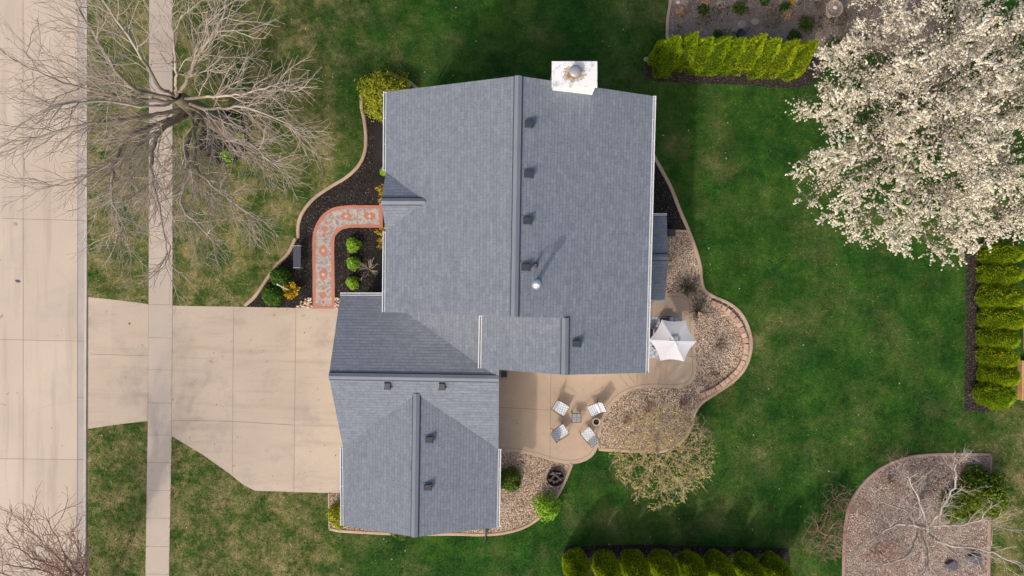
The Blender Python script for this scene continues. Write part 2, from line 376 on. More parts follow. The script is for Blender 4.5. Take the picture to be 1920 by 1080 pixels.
E3b = [(1235, 847), (1180, 845), (1123, 842)]
BED3 = E3+[(1180, 845), (1123, 842), (1100, 800), (1100, 640), (1150, 290)]
MUL3 = [q for q in E3 if q[1] < 434]+[(1291, 433), (1150, 433), (1150, 290)]
E4 = smooth_path([(1072, 870), (1066, 886), (1055, 911), (1038, 940), (1012, 969), (985, 987), (950, 998), (910, 1002), (850, 1001), (760, 1001), (690, 998), (640, 995), (618, 991)], 5)
E4b = [(618, 991), (617.5, 960), (617, 925)]
BED4 = E4+[(617, 925), (700, 925), (700, 840), (940, 840), (1040, 862)]
E5 = smooth_path([(1581, 1100), (1582, 1040), (1585, 985), (1592, 950), (1607, 922), (1630, 895), (1660, 873), (1700, 858), (1740, 852.5), (1790, 851), (1857, 852)], 6)
E5b = [(1857, 852), (1855, 930), (1853, 1100)]
BED5 = E5+E5b
E6 = smooth_path([(1260, -30), (1256, 10), (1252, 35), (1251, 60), (1252, 85)], 6)
BED6 = [(1260, -30), (1256, 10), (1252, 35), (1252, 80), (1300, 105), (1500, 115), (1545, 100), (1640, 95), (1760, 90), (1760, -30)]
BED6M = smooth_path([(1250, 80), (1216, 108), (1209, 135), (1225, 151), (1300, 156), (1400, 160), (1480, 165), (1528, 152), (1545, 110), (1400, 90)], 8, True)
BED7 = [(1811, 455), (1811, 600), (1808, 770), (1850, 772), (1895, 765), (1900, 600), (1902, 455)]
BED8 = [(1058, 1024), (1200, 1021), (1478, 1028), (1485, 1100), (1050, 1100)]
RING = [(420+47*math.cos(a)*(1+.06*math.sin(3*a)), 258+50*math.sin(a)) for a in np.linspace(0, 2*math.pi, 40, endpoint=False)]
STRT = [(-400, -900), (157, -900), (163, 0), (160, 1080), (158, 2000), (-400, 2000)]
SWALK = [(281, -900), (324, -900), (323.5, 540), (322, 816), (317, 1080), (312, 2000), (268, 2000), (273, 1080), (277.5, 790), (279, 540), (280, 0)]
APRON = [(166, 557), (215, 562), (278.5, 570), (277, 789), (220, 796), (165, 804)]
DRV = [(323, 573), (459, 575.5), (660, 579), (760, 579), (760, 927), (640, 925), (478, 920), (455, 908), (433, 890), (380, 852), (321, 817)]
HOUSE = [(700, 230), (1150, 230), (1150, 660), (930, 660), (930, 900), (700, 900)]

# ------------------------------------------------------------------ ground, street, pavements
MB().add([(-300, -300, -.16), (300, -300, -.16), (300, 300, -.16), (-300, 300, -.16)], [(0, 1, 2, 3)]).build('ground', SOIL)['kind'] = 'structure'
b = MB(); xk = 165
b.prism(gp([(xk-3, 2600), (xk, 540), (xk-1, -1500), (12000, -1500), (12000, 2600)])[::1] if area(gp([(xk-3, 2600), (xk, 540), (xk-1, -1500), (12000, -1500), (12000, 2600)])) > 0 else gp([(xk-3, 2600), (xk, 540), (xk-1, -1500), (12000, -1500), (12000, 2600)])[::-1], -.15, 0)
b.prism(ccw(gp([(-9000, 2600), (-9000, -1500), (-330, -1500), (-330, 2600)])), -.15, 0)
b.build('lawn', LAWN)['kind'] = 'structure'
def flat(name, polypx, z, mat, z0=None, parent=None, kind='structure'):
    b = MB(); P = ccw(gp(polypx))
    b.prism(P, z-.02 if z0 is None else z0, z); o = b.build(name, mat, parent)
    if kind: o['kind'] = kind
    return o
street = flat('street', [(-330, -1500), (143, -1500), (143, 2600), (-330, 2600)], -.13, STREET, -.155)
gpan = flat('gutter_pan', [(143, -1500), (156, -1500), (157, 0), (156.5, 540), (154, 1080), (150, 2600), (143, 2600)], -.125, GUTTERPAN, -.154)
b = MB(); kp = gp(smooth_path([(159.5, -1500), (161, 0), (160.5, 540), (158, 1080), (152, 2600)], 200))
kerb(b, kp, .19, -.15, .012); b.build('street_kerb', KERB)['kind'] = 'structure'
sidewalk = flat('sidewalk', SWALK, .014, WALK, -.1)
apron = flat('driveway_apron', APRON, .010, DRIVE, -.1)
drive = flat('driveway', DRV, .012, DRIVE, -.1)
def lines(name, segs, w, z, mat, parent=None, jit=0):
    b = MB()
    for s in segs:
        P = []
        for i in range(len(s)-1):
            n = max(1, int(math.dist(s[i], s[i+1])/(6 if jit else 60)))
            for k in range(n):
                q = (s[i][0]+(s[i+1][0]-s[i][0])*k/n, s[i][1]+(s[i+1][1]-s[i][1])*k/n)
                if jit and (i or k): q = (q[0]+random.uniform(-jit, jit), q[1]+random.uniform(-jit, jit))
                P.append(q)
        P.append(s[-1]); ribbon(b, gp(P), w, z)
    o = b.build(name, mat, parent)
    if parent is None: o['kind'] = 'structure'
    return o
lines('joint', [[(40, -60), (40, 1140)], [(0, 409), (143, 413)], [(-40, 636), (143, 640)], [(-40, 861), (143, 863)], [(-40, 170), (143, 172)]], .022, -.126, JOINT, street)
lines('gutter_joint', [[(143.3, -60), (142, 1140)], [(143, 640), (157, 640)], [(143, 746), (157, 746)], [(143, 863), (157, 863)], [(143, 413), (157, 413)]], .028, -.118, JOINT, gpan)
lines('crack', [[(10, 503), (40, 505), (66, 507)], [(40, 782), (60, 770), (90, 761), (118, 757), (142, 750)], [(50, 565), (90, 548), (125, 535), (142, 526)], [(62, 962), (80, 935), (98, 900)], [(98, 500), (130, 530)]], .012, -.126, FAINT, street, 1.2)
lines('joint', [[(280+(-7*y/1080)-.0, y), (323.5-(6*y/1080)+.8, y+.8)] for y in (-22, 30, 82, 134, 186, 238, 290, 338, 395, 453, 515, 571, 633, 693, 755, 815, 867, 919, 971, 1024, 1076)], .018, .019, JOINT, sidewalk)
lines('joint', [[(168, 664), (277, 667)]], .02, .015, JOINT, apron)
lines('crack', [[(168, 730), (200, 733), (240, 731), (277, 728)]], .012, .015, FAINT, apron, .8)
lines('joint', [[(323.6, 573), (322, 817)], [(438.5, 576), (437, 700), (436, 888)], [(555, 578), (553, 750), (551, 922)], [(323, 788), (437, 790), (551, 797)], [(165.5, 560), (165, 803)]], .022, .017, JOINT, drive)
lines('faint_joint', [[(323, 670), (437, 674), (555, 679), (640, 681)], [(551, 797), (640, 800)]], .03, .017, FAINT, drive)
# curb drop at the drive, utility cap, tar spot
b = MB(); b.lathe([(.05, 0), (.05, .012), (.04, .016)], n=14); o = b.build('shutoff_cap', PIPE, smooth=True); o.location = G(243, 607)+Vector((0, 0, .008)); tag(o, 'small round dark cap set in the driveway apron between street and sidewalk', 'utility cap')
b = MB(); b.prism(gp([(30+5*math.cos(a)*(1+.3*math.sin(2*a)), 527+3*math.sin(a)) for a in np.linspace(0, 2*math.pi, 16, endpoint=False)])[::-1], -.128, -.124); b.build('stain', plain('purple_stain', (.12, .09, .14), .7), street)

# edging and beds
def bed(name, poly, mat, z=.012): return flat(name, poly, z, mat, -.05)
bed('front_mulch_bed', BED1, MULCHB); bed('back_gravel_bed', BED3, STB, .012); flat('back_mulch_bed', MUL3, .018, MULCHB, 0.0)
bed('side_gravel_bed', BED4, STB); bed('corner_gravel_bed', BED5, STBG); bed('north_gravel_bed', BED6, STBG, .012)
flat('north_mulch_strip', BED6M, .017, MULCHB, 0.0); bed('east_mulch_strip', BED7, MULCHB); bed('south_mulch_strip', BED8, MULCHB); bed('tree_mulch_ring', RING, MULCHB)
patio = flat('patio', PATIO_P, .03, PATIO, -.05)
PATm = gp(PAT)
b = MB(); ribbon(b, offset(PATm, -.19), .022, .034); b.build('border_groove', PJOINT, patio)
lines('joint', [[(900, 763), (940, 763.5), (1034, 769)], [(1033, 696), (1031, 862)], [(1160, 690), (1163, 706), (1176, 722), (1190, 733)], [(1172, 690), (1180, 706), (1190, 718)], [(1195, 690), (1194, 722)], [(1290, 668), (1304, 668)]], .02, .034, PJOINT, patio)
lines('faint_joint', [[(1038, 696), (1037, 863)], [(940, 758), (1031, 761)], [(1040, 772), (1075, 774)]], .02, .034, plain('patio_faint', (.44, .33, .23), .9), patio)
def edging(name, path, mat, w=.15, z1=.07, label=None):
    b = MB(); kerb(b, gp(path), w, -.02, z1); o = b.build(name, mat); o['kind'] = 'structure'; return o
edging('bed_edging', E1, EDGE, .17); edging('bed_edging', E2, EDGE, .17); edging('bed_edging', E3, EDGE, .18); edging('bed_edging', E3b, EDGE, .18, .05)
edging('bed_edging', [(1240, 432), (1266, 432.5), (1288, 433)], EDGE, .11, .06); edging('bed_edging', E4, EDGE, .16); edging('bed_edging', E4b, EDGE, .1)
edging('bed_edging', E5, EDGEB, .16); edging('bed_edging', E5b, EDGEB, .16); edging('bed_edging', E6, EDGE, .16)

# stamped garden path
outp = smooth_path([(586.5, 579), (586.5, 520), (586, 455), (590, 428), (603, 405), (624, 390), (650, 385.5), (680, 385), (714, 385)], 4)
innp = smooth_path([(628, 579), (627.5, 520), (627, 455), (631, 440), (642, 430.5), (658, 427), (680, 427), (714, 427)], 4)
path = flat('garden_path', outp+innp[::-1], .03, STENCIL, -.02)
b = MB()
for P, s in ((outp, -1), (innp, 1)): ribbon(b, offset(gp(P), s*.08), .16, .036)
ribbon(b, gp([(607, 573.5), (607, 579)]), 41*.027, .037); ribbon(b, gp([(711.5, 406), (718, 406)]), 50*.027, .038)
b.build('border', REDC, path)
lines('joint', [[(587, 449), (627, 450)], [(587, 493), (628, 493.5)], [(587, 536), (628, 536.5)], [(618, 398), (637, 423)], [(670, 386), (670.5, 427)]], .016, .042, JOINT, path)
b = MB(); b2 = MB()
def dia(mb, x, y, r, z, sx=1): mb.prism(gp([(x-r*sx, y), (x, y+r), (x+r*sx, y), (x, y-r)]), z-.003, z)
for x, y, kd in ((606.5, 554, 0), (606.5, 515, 1), (606.5, 470, 1), (609.5, 430, 0), (649, 405.5, 2), (693, 405.5, 2)):
    if kd == 0:
        dia(b, x, y, 7.5, .036); dia(b, x+(0 if y > 500 else 2.5), y-12.5, 4, .036); dia(b, x-(0 if y > 500 else 2), y+12, 4, .036)
    else:
        sx = 1.0
        if kd == 1: pts = [(-7.5, 0), (-7.5, 5), (-4, 8), (0, 12), (4, 8), (7.5, 5), (7.5, 0), (7.5, -5), (4, -8), (0, -12), (-4, -8), (-7.5, -5)]
        else: pts = [(-12, 0), (-8, 4), (-4, 8), (0, 5), (4, 8), (8, 4), (12, 0), (8, -4), (4, -8), (0, -5), (-4, -8), (-8, -4)]
        b.prism(ccw(gp([(x+u, y+v_) for u, v_ in pts])), .033, .036); dia(b2, x, y, 3.6, .040)
b.build('diamond_inlay', REDC, path); b2.build('pale_inlay', PALE, path)

# ------------------------------------------------------------------ scatter: grass, stones, chips
def scatter(n, x0, x1, y0, y1): return rng.uniform(x0, x1, n), rng.uniform(y0, y1, n)
def bbox(P): a = np.array(P); return a[:, 0].min(), a[:, 0].max(), a[:, 1].min(), a[:, 1].max()
no_grass = [gp(q) for q in (BED1, PATIO_P, BED3, BED4, BED5, BED6, BED6M, BED7, BED8, RING, APRON, DRV, HOUSE)]
X, Y = scatter(640000, -27.5, 27.5, -16, 16)
keep = X > G(164.5, 0).x
keep &= ~inpoly(X, Y, gp([(281, -200), (323.5, -200), (323, 540), (316.5, 1080), (314, 1200), (271, 1200), (273.5, 1080), (278.5, 540)]))
for q in no_grass: keep &= ~inpoly(X, Y, q)
X, Y = X[keep], Y[keep]; n = len(X)
ang = rng.uniform(0, 2*np.pi, n); hgt = rng.uniform(.025, .06, n); wd = rng.uniform(.010, .022, n); ln = rng.uniform(.01, .06, n); la = rng.uniform(0, 2*np.pi, n)
V = np.zeros((n, 3, 3)); V[:, 0, 0] = X-np.cos(ang)*wd; V[:, 0, 1] = Y-np.sin(ang)*wd; V[:, 1, 0] = X+np.cos(ang)*wd; V[:, 1, 1] = Y+np.sin(ang)*wd
V[:, 2, 0] = X+np.cos(la)*ln; V[:, 2, 1] = Y+np.sin(la)*ln; V[:, 2, 2] = hgt
o = np_mesh('grass', V.reshape(-1, 3), np.arange(n*3).reshape(-1, 3), BLADE, rnd=rng.random(n)); tag(o, 'short mown green lawn grass with straw coloured flecks', 'grass', kind='stuff')
OCT = np.array([(1, 0, 0), (0, 1, 0), (-1, 0, 0), (0, -1, 0), (0, 0, 1), (0, 0, -.6)], float)
OCF = np.array([(0, 1, 4), (1, 2, 4), (2, 3, 4), (3, 0, 4), (1, 0, 5), (2, 1, 5), (3, 2, 5), (0, 3, 5)])
def stones(name, poly, dens, smin, smax, mat, label, cat, z=.015, excl=(), flatz=.5, rpow=1.0):
    P = gp(poly); x0, x1, y0, y1 = bbox(P); n = int((x1-x0)*(y1-y0)*dens); X, Y = scatter(n, x0, x1, y0, y1)
    k = inpoly(X, Y, P) & (np.abs(X) < 27.5) & (np.abs(Y) < 16)
    for q in excl: k &= ~inpoly(X, Y, gp(q))
    X, Y = X[k], Y[k]; n = len(X); s = rng.uniform(smin, smax, n)
    J = OCT[None]*np.stack([s*rng.uniform(.8, 1.5, n), s*rng.uniform(.6, 1, n), s*flatz], 1)[:, None, :]*rng.uniform(.75, 1.25, (n, 6, 1))
    a = rng.uniform(0, 2*np.pi, n); ca, sa = np.cos(a)[:, None], np.sin(a)[:, None]; tx = rng.normal(0, .25, (n, 1))
    x = J[:, :, 0]*ca-J[:, :, 1]*sa; y = J[:, :, 0]*sa+J[:, :, 1]*ca; zz = J[:, :, 2]+x*tx
    V = np.stack([x+X[:, None], y+Y[:, None], zz+z+(s*flatz*.3)[:, None]], 2).reshape(-1, 3)
    Fc = (np.arange(n)[:, None, None]*6+OCF[None]).reshape(-1, 3)
    o = np_mesh(name, V, Fc, mat, rnd=np.repeat(rng.random(n)**rpow, 8)); tag(o, label, cat, kind='stuff'); return o
stones('gravel', BED3, 900, .018, .042, STONE, 'tan and brown river pebbles filling the curved bed round the patio', 'gravel', excl=(MUL3, PATIO_P, HOUSE))
stones('gravel', BED4, 900, .018, .042, STONE, 'tan river pebbles in the bed along the garage side and patio', 'gravel', excl=(PATIO_P, HOUSE))
stones('gravel', BED5, 800, .018, .040, STONEP, 'mauve brown river pebbles in the rounded corner bed', 'gravel')
stones('gravel', BED6, 500, .012, .03, STONEG, 'fine grey gravel in the bed above the north hedge', 'gravel', excl=(BED6M,))
HS = (HOUSE, outp+innp[::-1])
stones('mulch', BED1, 700, .015, .04, MULCH, 'black shredded mulch in the front bed round the red bordered path', 'mulch', excl=HS, flatz=.4)
stones('mulch', MUL3, 600, .015, .04, MULCH, 'black mulch in the narrow bed against the east wall', 'mulch', .02, excl=(HOUSE,), flatz=.4)
stones('mulch', BED6M, 500, .015, .04, MULCHBR, 'brown mulch under the north hedge', 'mulch', .02, flatz=.4)
stones('mulch', BED7, 500, .015, .04, MULCHBR, 'brown mulch strip under the east hedge', 'mulch', flatz=.4)
stones('mulch', BED8, 400, .015, .04, MULCH, 'black mulch strip under the south hedge', 'mulch', flatz=.4)
stones('mulch', RING, 600, .015, .04, MULCH, 'black mulch ring round the trunk of the bare tree', 'mulch', flatz=.4)
stones('cobbles', [(556, 575.5), (563, 566), (574, 560), (586, 556), (586, 577)], 190, .05, .085, COBBLE, 'cream cobbles filling the corner left of the path foot', 'cobbles', .03, flatz=.6)
stones('cobbles', [(628.5, 577), (628.5, 558), (633, 558), (640, 562), (640, 578)], 190, .05, .085, COBBLE, 'cream cobbles between the path foot and the garage corner', 'cobbles', .03, flatz=.6)

# retaining wall of blocks
bl = smooth_path([(1331, 566), (1353, 576), (1371, 590), (1387, 612), (1396.5, 640), (1394.5, 668), (1383, 692), (1361, 714), (1336, 731), (1312, 741)], 1)
b = MB(); Pm = [Vector(q) for q in gp(bl)]; d = 0; last = Pm[0]; acc = 0; rr = []
cum = [0]
for i in range(1, len(Pm)): cum.append(cum[-1]+(Pm[i]-Pm[i-1]).length)
nb = 23
for i in range(nb):
    s_ = (i+.5)/nb*cum[-1]; j = max(1, next(k for k, c_ in enumerate(cum) if c_ >= s_)); p_ = Pm[j]; d_ = (Pm[min(j+3, len(Pm)-1)]-Pm[max(j-3, 0)]).normalized()
    a_ = math.atan2(d_.y, d_.x); L_ = cum[-1]/nb*random.uniform(.86, .95)
    b.box((p_.x, p_.y, .09), (L_, random.uniform(.22, .26), .18+random.uniform(-.01, .01)), a_+random.uniform(-.04, .04)); rr += [random.random()]*6
o = np_mesh('retaining_wall', b.v, b.f, BLOCK, rnd=rr); tag(o, 'low curved wall of pinkish blocks inside the east end of the gravel bed', 'garden wall')
md = o.modifiers.new('bevel', 'BEVEL'); md.width = .012; md.segments = 2

# ------------------------------------------------------------------ the house
house = empty('house', (0, 0, 0), 0, 'large two storey house with blue grey shingle roofs, white gutters and attached garage', 'house')
ZE, ZR, ZG, ZGR, ZFR = 5.6, 7.9, 3.0, 4.7, 4.42
W_N = G(724.5, 172, ZE); W_S = G(722, 585, ZE); E_N = G(1224.5, 180, ZE); E_S = G(1210.5, 699, ZE)
R_N = G(972, 142, ZR); R_S = G(964.5, 594, ZR); Q_N = G(1060, 596, 7.13); Q_S = G(1059, 703, 7.1)
L_N = G(904, 592, ZE+.08); L_S = G(902, 690.5, ZE+.08)
# the east slope is one plane through E_N, E_S, R_N; the rest is fitted to it
def plane(a, b, c): n = (b-a).cross(c-a).normalized(); n = n if n.z > 0 else -n; return a.copy(), n
def on(pl, px, py, lift=0.0):
    a, n = pl; o_ = Vector((0, 0, H)); d = G(px, py, 0)-o_; t_ = (a-o_).dot(n)/d.dot(n); return o_+d*t_+n*lift
PE = plane(E_N, E_S, (R_N+R_S)/2); PW = plane(W_N, W_S, (R_N+R_S)/2)
R_N = on(PE, 972, 142); R_S = on(PE, 964.5, 594); Q_N = on(PE, 1060, 596); Q_S = on(PE, 1059, 703)
PQ = plane(Q_N, Q_S, (L_N+L_S)/2)
class Roof:
    def __init__(s): s.v = []; s.f = []; s.m = []; s.uv = []
    def slab(s, pts, th=.13):
        pts = [Vector(p) for p in pts]; n = Vector((0, 0, 0))
        for i in range(len(pts)): n += pts[i-1].cross(pts[i])
        if n.z < 0: pts.reverse(); n = -n
        n.normalize(); u = Vector((0, 0, 1)).cross(n).normalized(); v = n.cross(u)
        k = len(pts); b0 = len(s.v); s.v += [tuple(p) for p in pts]+[(p.x, p.y, p.z-th) for p in pts]
        s.f.append(tuple(b0+i for i in range(k))); s.m.append(0); s.uv += [(p.dot(u), p.dot(v)) for p in pts]
        s.f.append(tuple(b0+k+i for i in range(k))[::-1]); s.m.append(1); s.uv += [(0, 0)]*k
        for i in range(k):
            j = (i+1) % k; s.f.append((b0+i, b0+k+i, b0+k+j, b0+j)); s.m.append(1); s.uv += [(0, 0)]*4
    def build(s, name): return np_mesh(name, s.v, s.f, [SHINGLE, TRIM], house, mi=s.m, uv=s.uv)
MSE = R_S+(Q_N-R_S)*0  # junction where the south-east wing leaves the main ridge line
mr = Roof()
mr.slab([R_N, W_N, W_S, R_S]); mr.slab([R_N, R_S, Q_N, Q_S, E_S, E_N]); mr.slab([Q_N, L_N, L_S, Q_S])
ent_N = on(PW, 723.5, 322); ent_S = on(PW, 723.5, 434); ent_B = on(PW, 797, 377.5); ent_A = Vector((ent_N.x-.06, ent_B.y, ent_B.z))
mr.slab([ent_A, ent_B, ent_N], .1); mr.slab([ent_B, ent_A, ent_S], .1)
roof = mr.build('main_roof')
g = Roof()
NW = G(638, 554, ZG); RW = G(616.5, 705, ZGR); SW = G(643, 839, ZG); RE = G(935.5, 710, ZGR); SE = G(934.5, 842, ZG)
Ve = Vector((-5.98, NW.y, ZG)); TE = Vector((RE.x, NW.y, ZGR))
g.slab([NW, RW, RE, Ve]); g.slab([Ve, RE, TE])
PS = plane(RW, RE, (SW+SE)/2); sl_ = PS[1]; ym = lambda z: 0
J = on(PS, 781, 738); FS = G(777, 1007, J.z); FWs = G(644, 985.5, ZG); FEs = G(931.5, 989, ZG)
g.slab([RW, SW, J]); g.slab([RW, J, RE]); g.slab([RE, J, SE]); g.slab([J, SW, FWs, FS]); g.slab([J, FS, FEs, SE])
PFE = plane(J, FS, FEs); PFW = plane(J, FS, FWs)
groof = g.build('garage_roof')
bz = 3.0; bN0 = G(1216, 404, bz); bN1 = G(1250, 404, bz); bS0 = G(1216, 562, bz); bS1 = G(1247, 562, bz); bR1 = G(1252, 482, 3.5); bR0 = G(1210, 482, 3.5)
b_ = Roof(); b_.slab([bR0, bR1, bN1, bN0], .1); b_.slab([bR1, bR0, bS0, bS1], .1); broof = b_.build('bay_roof')
def ridge(a, c, nl, nr, parent, hw=.155):
    """raised shingle cap over a dark vent strip; nl, nr are the two slope planes' normals"""
    a, c = Vector(a), Vector(c); d = (c-a).normalized()
    def sheet(w_, lift, name, mat, inset):
        A, C = a+d*inset, c-d*inset; up = Vector((0, 0, lift)); vs = []
        for P in (A, C):
            for n_, s in ((nl, 1), (nr, -1)):
                e = n_.cross(d)*s; e = e.normalized()
                if e.z > 0: e = -e
                vs.append(P+e*w_+up)
            vs.append(P+up+Vector((0, 0, .01)))
        low = [v_-Vector((0, 0, lift*.9)) for v_ in vs]
        b = MB(); b.add(vs+low, [(0, 2, 5, 3), (2, 1, 4, 5), (0, 3, 9, 6), (1, 7, 10, 4), (0, 6, 8, 2), (2, 8, 7, 1), (3, 5, 11, 9), (5, 4, 10, 11)]); return b.build(name, mat, parent)
    sheet(hw+.042, .038, 'ridge_vent', VENTGAP, .01); sheet(hw, .060, 'ridge_cap', CAPM, .002)
nW, nE, nQ = PW[1], PE[1], PQ[1]
ridge(R_N, R_S, nW, nE, roof); ridge(Q_N, Q_S, nQ, nE, roof)
eN = plane(ent_A, ent_B, ent_N)[1]; eS = plane(ent_A, ent_B, ent_S)[1]; ridge(ent_A, ent_B, eN, eS, roof)
ridge(RW, RE, plane(NW, RW, RE)[1], PS[1], groof); ridge(J, FS, PFW[1], PFE[1], groof)
ridge(bR0, bR1, plane(bR0, bR1, bN1)[1], plane(bR0, bR1, bS1)[1], broof, .13)
# gutters
def gutter(a, c, out, label=None, w=.13):
    a, c = Vector(a), Vector(c); d = (c-a); L = d.length; d.normalize(); o_ = Vector(out).normalized()
    b = MB(); up = Vector((0, 0, 1)); s0, s1 = .0, w; z0, z1 = -.13, .02
    P = [(s0, z1), (s0, z0), (s1-.03, z0), (s1, z1), (s1-.032, z1), (s1-.035, z0+.05), (s0+.022, z0+.05), (s0+.022, z1)]
    vs = [q+o_*u+up*z for q in (a, c) for u, z in P]; n = len(P)
    b.add(vs, [(i, (i+1) % n, n+(i+1) % n, n+i) for i in (0, 1, 2, 3, 7)], 0); b.add(vs, [(i, i+1, n+i+1, n+i) for i in (4, 5, 6)], 1)
    for q in (a, c): b.add([q+o_*u+up*z for u, z in ((s0, z1), (s0, z0), (s1-.03, z0), (s1, z1))], [(0, 1, 2, 3)], 0)
    k = max(2, int(L/.85))
    for i in range(k+1):
        q = a+d*(L*i/k*.98+L*.01); b.box(q+o_*(w/2)-up*.01, (.03, .03, .008) if False else ((.022, w, .012) if abs(o_.x) < .5 else (w, .022, .012)))
    return b.build('gutter', [GUT, GUTIN], house)
gutter(W_N, ent_N+Vector((0, .05, 0)), (-1, 0, 0)); gutter(ent_S, W_S, (-1, 0, 0)); gutter(E_N, E_S, (1, 0, 0)); gutter(L_N, L_S, (-1, 0, 0))
gutter(NW, Vector((-5.32, NW.y, ZG)), (0, 1, 0)); gutter(SW, FWs, (-1, 0, 0)); gutter(SE, FEs, (1, 0, 0)); gutter(bN0, bN1, (0, 1, 0), w=.1); gutter(bS0, bS1, (0, -1, 0), w=.08)
# walls
def gable_walls(name, x0, x1, y0, y1, zt, mat=SIDING, top=None):
    b = MB(); b.prism([(x0, y0), (x1, y0), (x1, y1), (x0, y1)], 0, zt)
    if top:                                     # (axis, ridge coordinate, ridge height)
        ax, r_, zr = top
        if ax == 'y': vs = [(x0, y0, zt), (x1, y0, zt), (r_, y0, zr), (x0, y1, zt), (x1, y1, zt), (r_, y1, zr)]
        else: vs = [(x0, y0, zt), (x0, y1, zt), (x0, r_, zr), (x1, y0, zt), (x1, y1, zt), (x1, r_, zr)]
        b.add(vs, [(0, 1, 2), (3, 5, 4), (0, 2, 5, 3), (1, 4, 5, 2)])
    return b.build(name, mat, house)
gable_walls('wall', -5.12, 5.62, -.72, 7.98, 5.42, top=('y', .15, 7.55)); gable_walls('wall', -1.02, 5.45, -3.3, -.715, 5.4, top=('y', 2.13, 6.72))
gable_walls('wall', -7.62, -.93, -7.05, -.66, 2.9, top=('x', -3.86, 4.3)); gable_walls('wall', -7.56, -.92, -10.65, -7.06, 2.9, top=('y', -4.25, 4.1)); gable_walls('wall', 5.6, 6.85, -.28, 3.3, 2.9, top=('x', 1.5, 3.2))
def window(c, w_, h_, ax, sgn):
    b = MB(); d = (.06, w_+.16, h_+.16) if ax == 'x' else (w_+.16, .06, h_+.16); b.box(c, d); o = b.build('window', TRIM, house)
    b = MB(); dd = (.02, w_, h_) if ax == 'x' else (w_, .02, h_); off = Vector((sgn*.03, 0, 0)) if ax == 'x' else Vector((0, sgn*.03, 0)); b.box(Vector(c)+off, dd); b.build('pane', GLASS, o)
for y_ in (.6, 6.4): window((-5.14, y_, 4.3), 1.4, 1.3, 'x', -1); window((-5.14, y_, 1.6), 1.5, 1.4, 'x', -1)
window((-5.14, 3.6, 4.3), 1.0, 1.2, 'x', -1)
for y_ in (5.6, 1.6, -2): window((5.64 if y_ > -1 else 5.47, y_, 4.3), 1.4, 1.2, 'x', 1)
window((5.64, 5.6, 1.6), 1.6, 1.3, 'x', 1); window((6.87, 1.5, 1.6), 1.8, 1.3, 'x', 1); window((-2.2, 8.0, 4.2), 1.2, 1.2, 'y', 1); window((-4.2, -10.67, 1.6), 1.2, 1.1, 'y', -1)
window((3.9, -3.32, 4.2), 1.4, 1.2, 'y', -1); window((-.91, -9, 1.6), 1.0, 1.1, 'x', 1)
b = MB(); b.box((-5.14, 3.6, 1.05), (.06, 1.0, 2.1)); dr = b.build('front_door', plain('door_red', (.25, .05, .03), .4), house); b = MB(); b.box((-5.19, 3.25, 1.0), (.05, .04, .16)); b.build('handle', DULL, dr)
b = MB(); b.box((5.47, -1.95, 1.05), (.05, 1.8, 2.1)); pd = b.build('patio_door', TRIM, house); b = MB(); b.box((5.505, -2.35, 1.08), (.02, .7, 1.8)); b.box((5.505, -1.5, 1.08), (.02, .7, 1.8)); b.build('pane', GLASS, pd)
for yc, wd_ in ((-3.6, 4.9), (-8.4, 2.7)):
    b = MB(); xx = -7.65 if yc > -7 else -7.59
    for k in range(4): b.box((xx, yc, .28+k*.55), (.06, wd_, .53))
    b.build('garage_door', TRIM, house)
# chimney
cx, cy, cz = 2.445, 8.35, 7.86
ch = MB(); ch.box((cx, cy, cz/2), (1.66, .92, cz)); chim = ch.build('chimney', CHIM, house)
b = MB(); b.box((0, 0, .04), (1.78, 1.02, .10)); o = b.build('chimney_cap', CAPW, chim, bevel=.012); o.location = (cx, cy, cz)
b = MB(); b.lathe([(.20, 0), (.20, .20), (.235, .21), (.235, .27), (.21, .30), (.12, .335), (.01, .345)], n=28); o = b.build('flue', DULL, chim, smooth=True); o.location = (cx+.0, cy+.03, cz+.09)
# roof vents, drawn for a slope falling along +x and turned to their slope
def vent(pl, px, py, rz, size=.27):
    b = MB(); s = size
    b.box((0, 0, .008), (s*1.45, s*1.5, .016), mi=1)
    b.add([(-s*.5, -s*.5, .016), (s*.42, -s*.5, .016), (s*.42, s*.5, .016), (-s*.5, s*.5, .016), (-s*.35, -s*.46, .10), (s*.55, -s*.46, .17), (s*.55, s*.46, .17), (-s*.35, s*.46, .10)],
          [(0, 3, 2, 1), (4, 5, 6, 7), (0, 1, 5, 4), (2, 3, 7, 6), (0, 4, 7, 3), (1, 2, 6, 5)])
    b.box((s*.62, 0, .11), (.05, s*1.12, .13))
    o = b.build('roof_vent', [DARKV, CAPM], house); a, n = pl
    d = Vector((math.cos(rz), math.sin(rz), 0)); d = (d-n*d.dot(n)).normalized(); y = n.cross(d)
    o.matrix_world = Matrix.Translation(on(pl, px, py, .004)) @ Matrix((d, y, n)).transposed().to_4x4(); return o
for x, y in ((989, 233), (988, 327), (986, 414), (983, 501), (1078, 644)): vent(PE, x, y, 0)
for x, y in ((727, 720), (829, 721)): vent(PS, x, y, -math.pi/2)
for x, y in ((803, 824), (800, 913)): vent(PFE, x, y, 0)
q = on(PE, 1003, 498); b = MB(); b.lathe([(.13, 0), (.12, .03), (.06, .07), (.055, .42), (.04, .42), (.04, .40)], n=18); b.lathe([(.02, .395), (.001, .40)], n=8, mi=1); o = b.build('vent_pipe', [PIPE, VENTGAP], house, smooth=True); o.location = q
q = on(PE, 1004.5, 533); b = MB(); b.lathe([(.24, -.06), (.17, .06), (.085, .10), (.085, 1.15)], n=20, mi=1)
b.lathe([(.10, 1.1), (.15, 1.14), (.16, 1.24), (.13, 1.27), (.19, 1.30), (.15, 1.37), (.06, 1.43), (.005, 1.44)], n=11); o = b.build('flue_stack', [FLUE, DULL], house); o.location = q
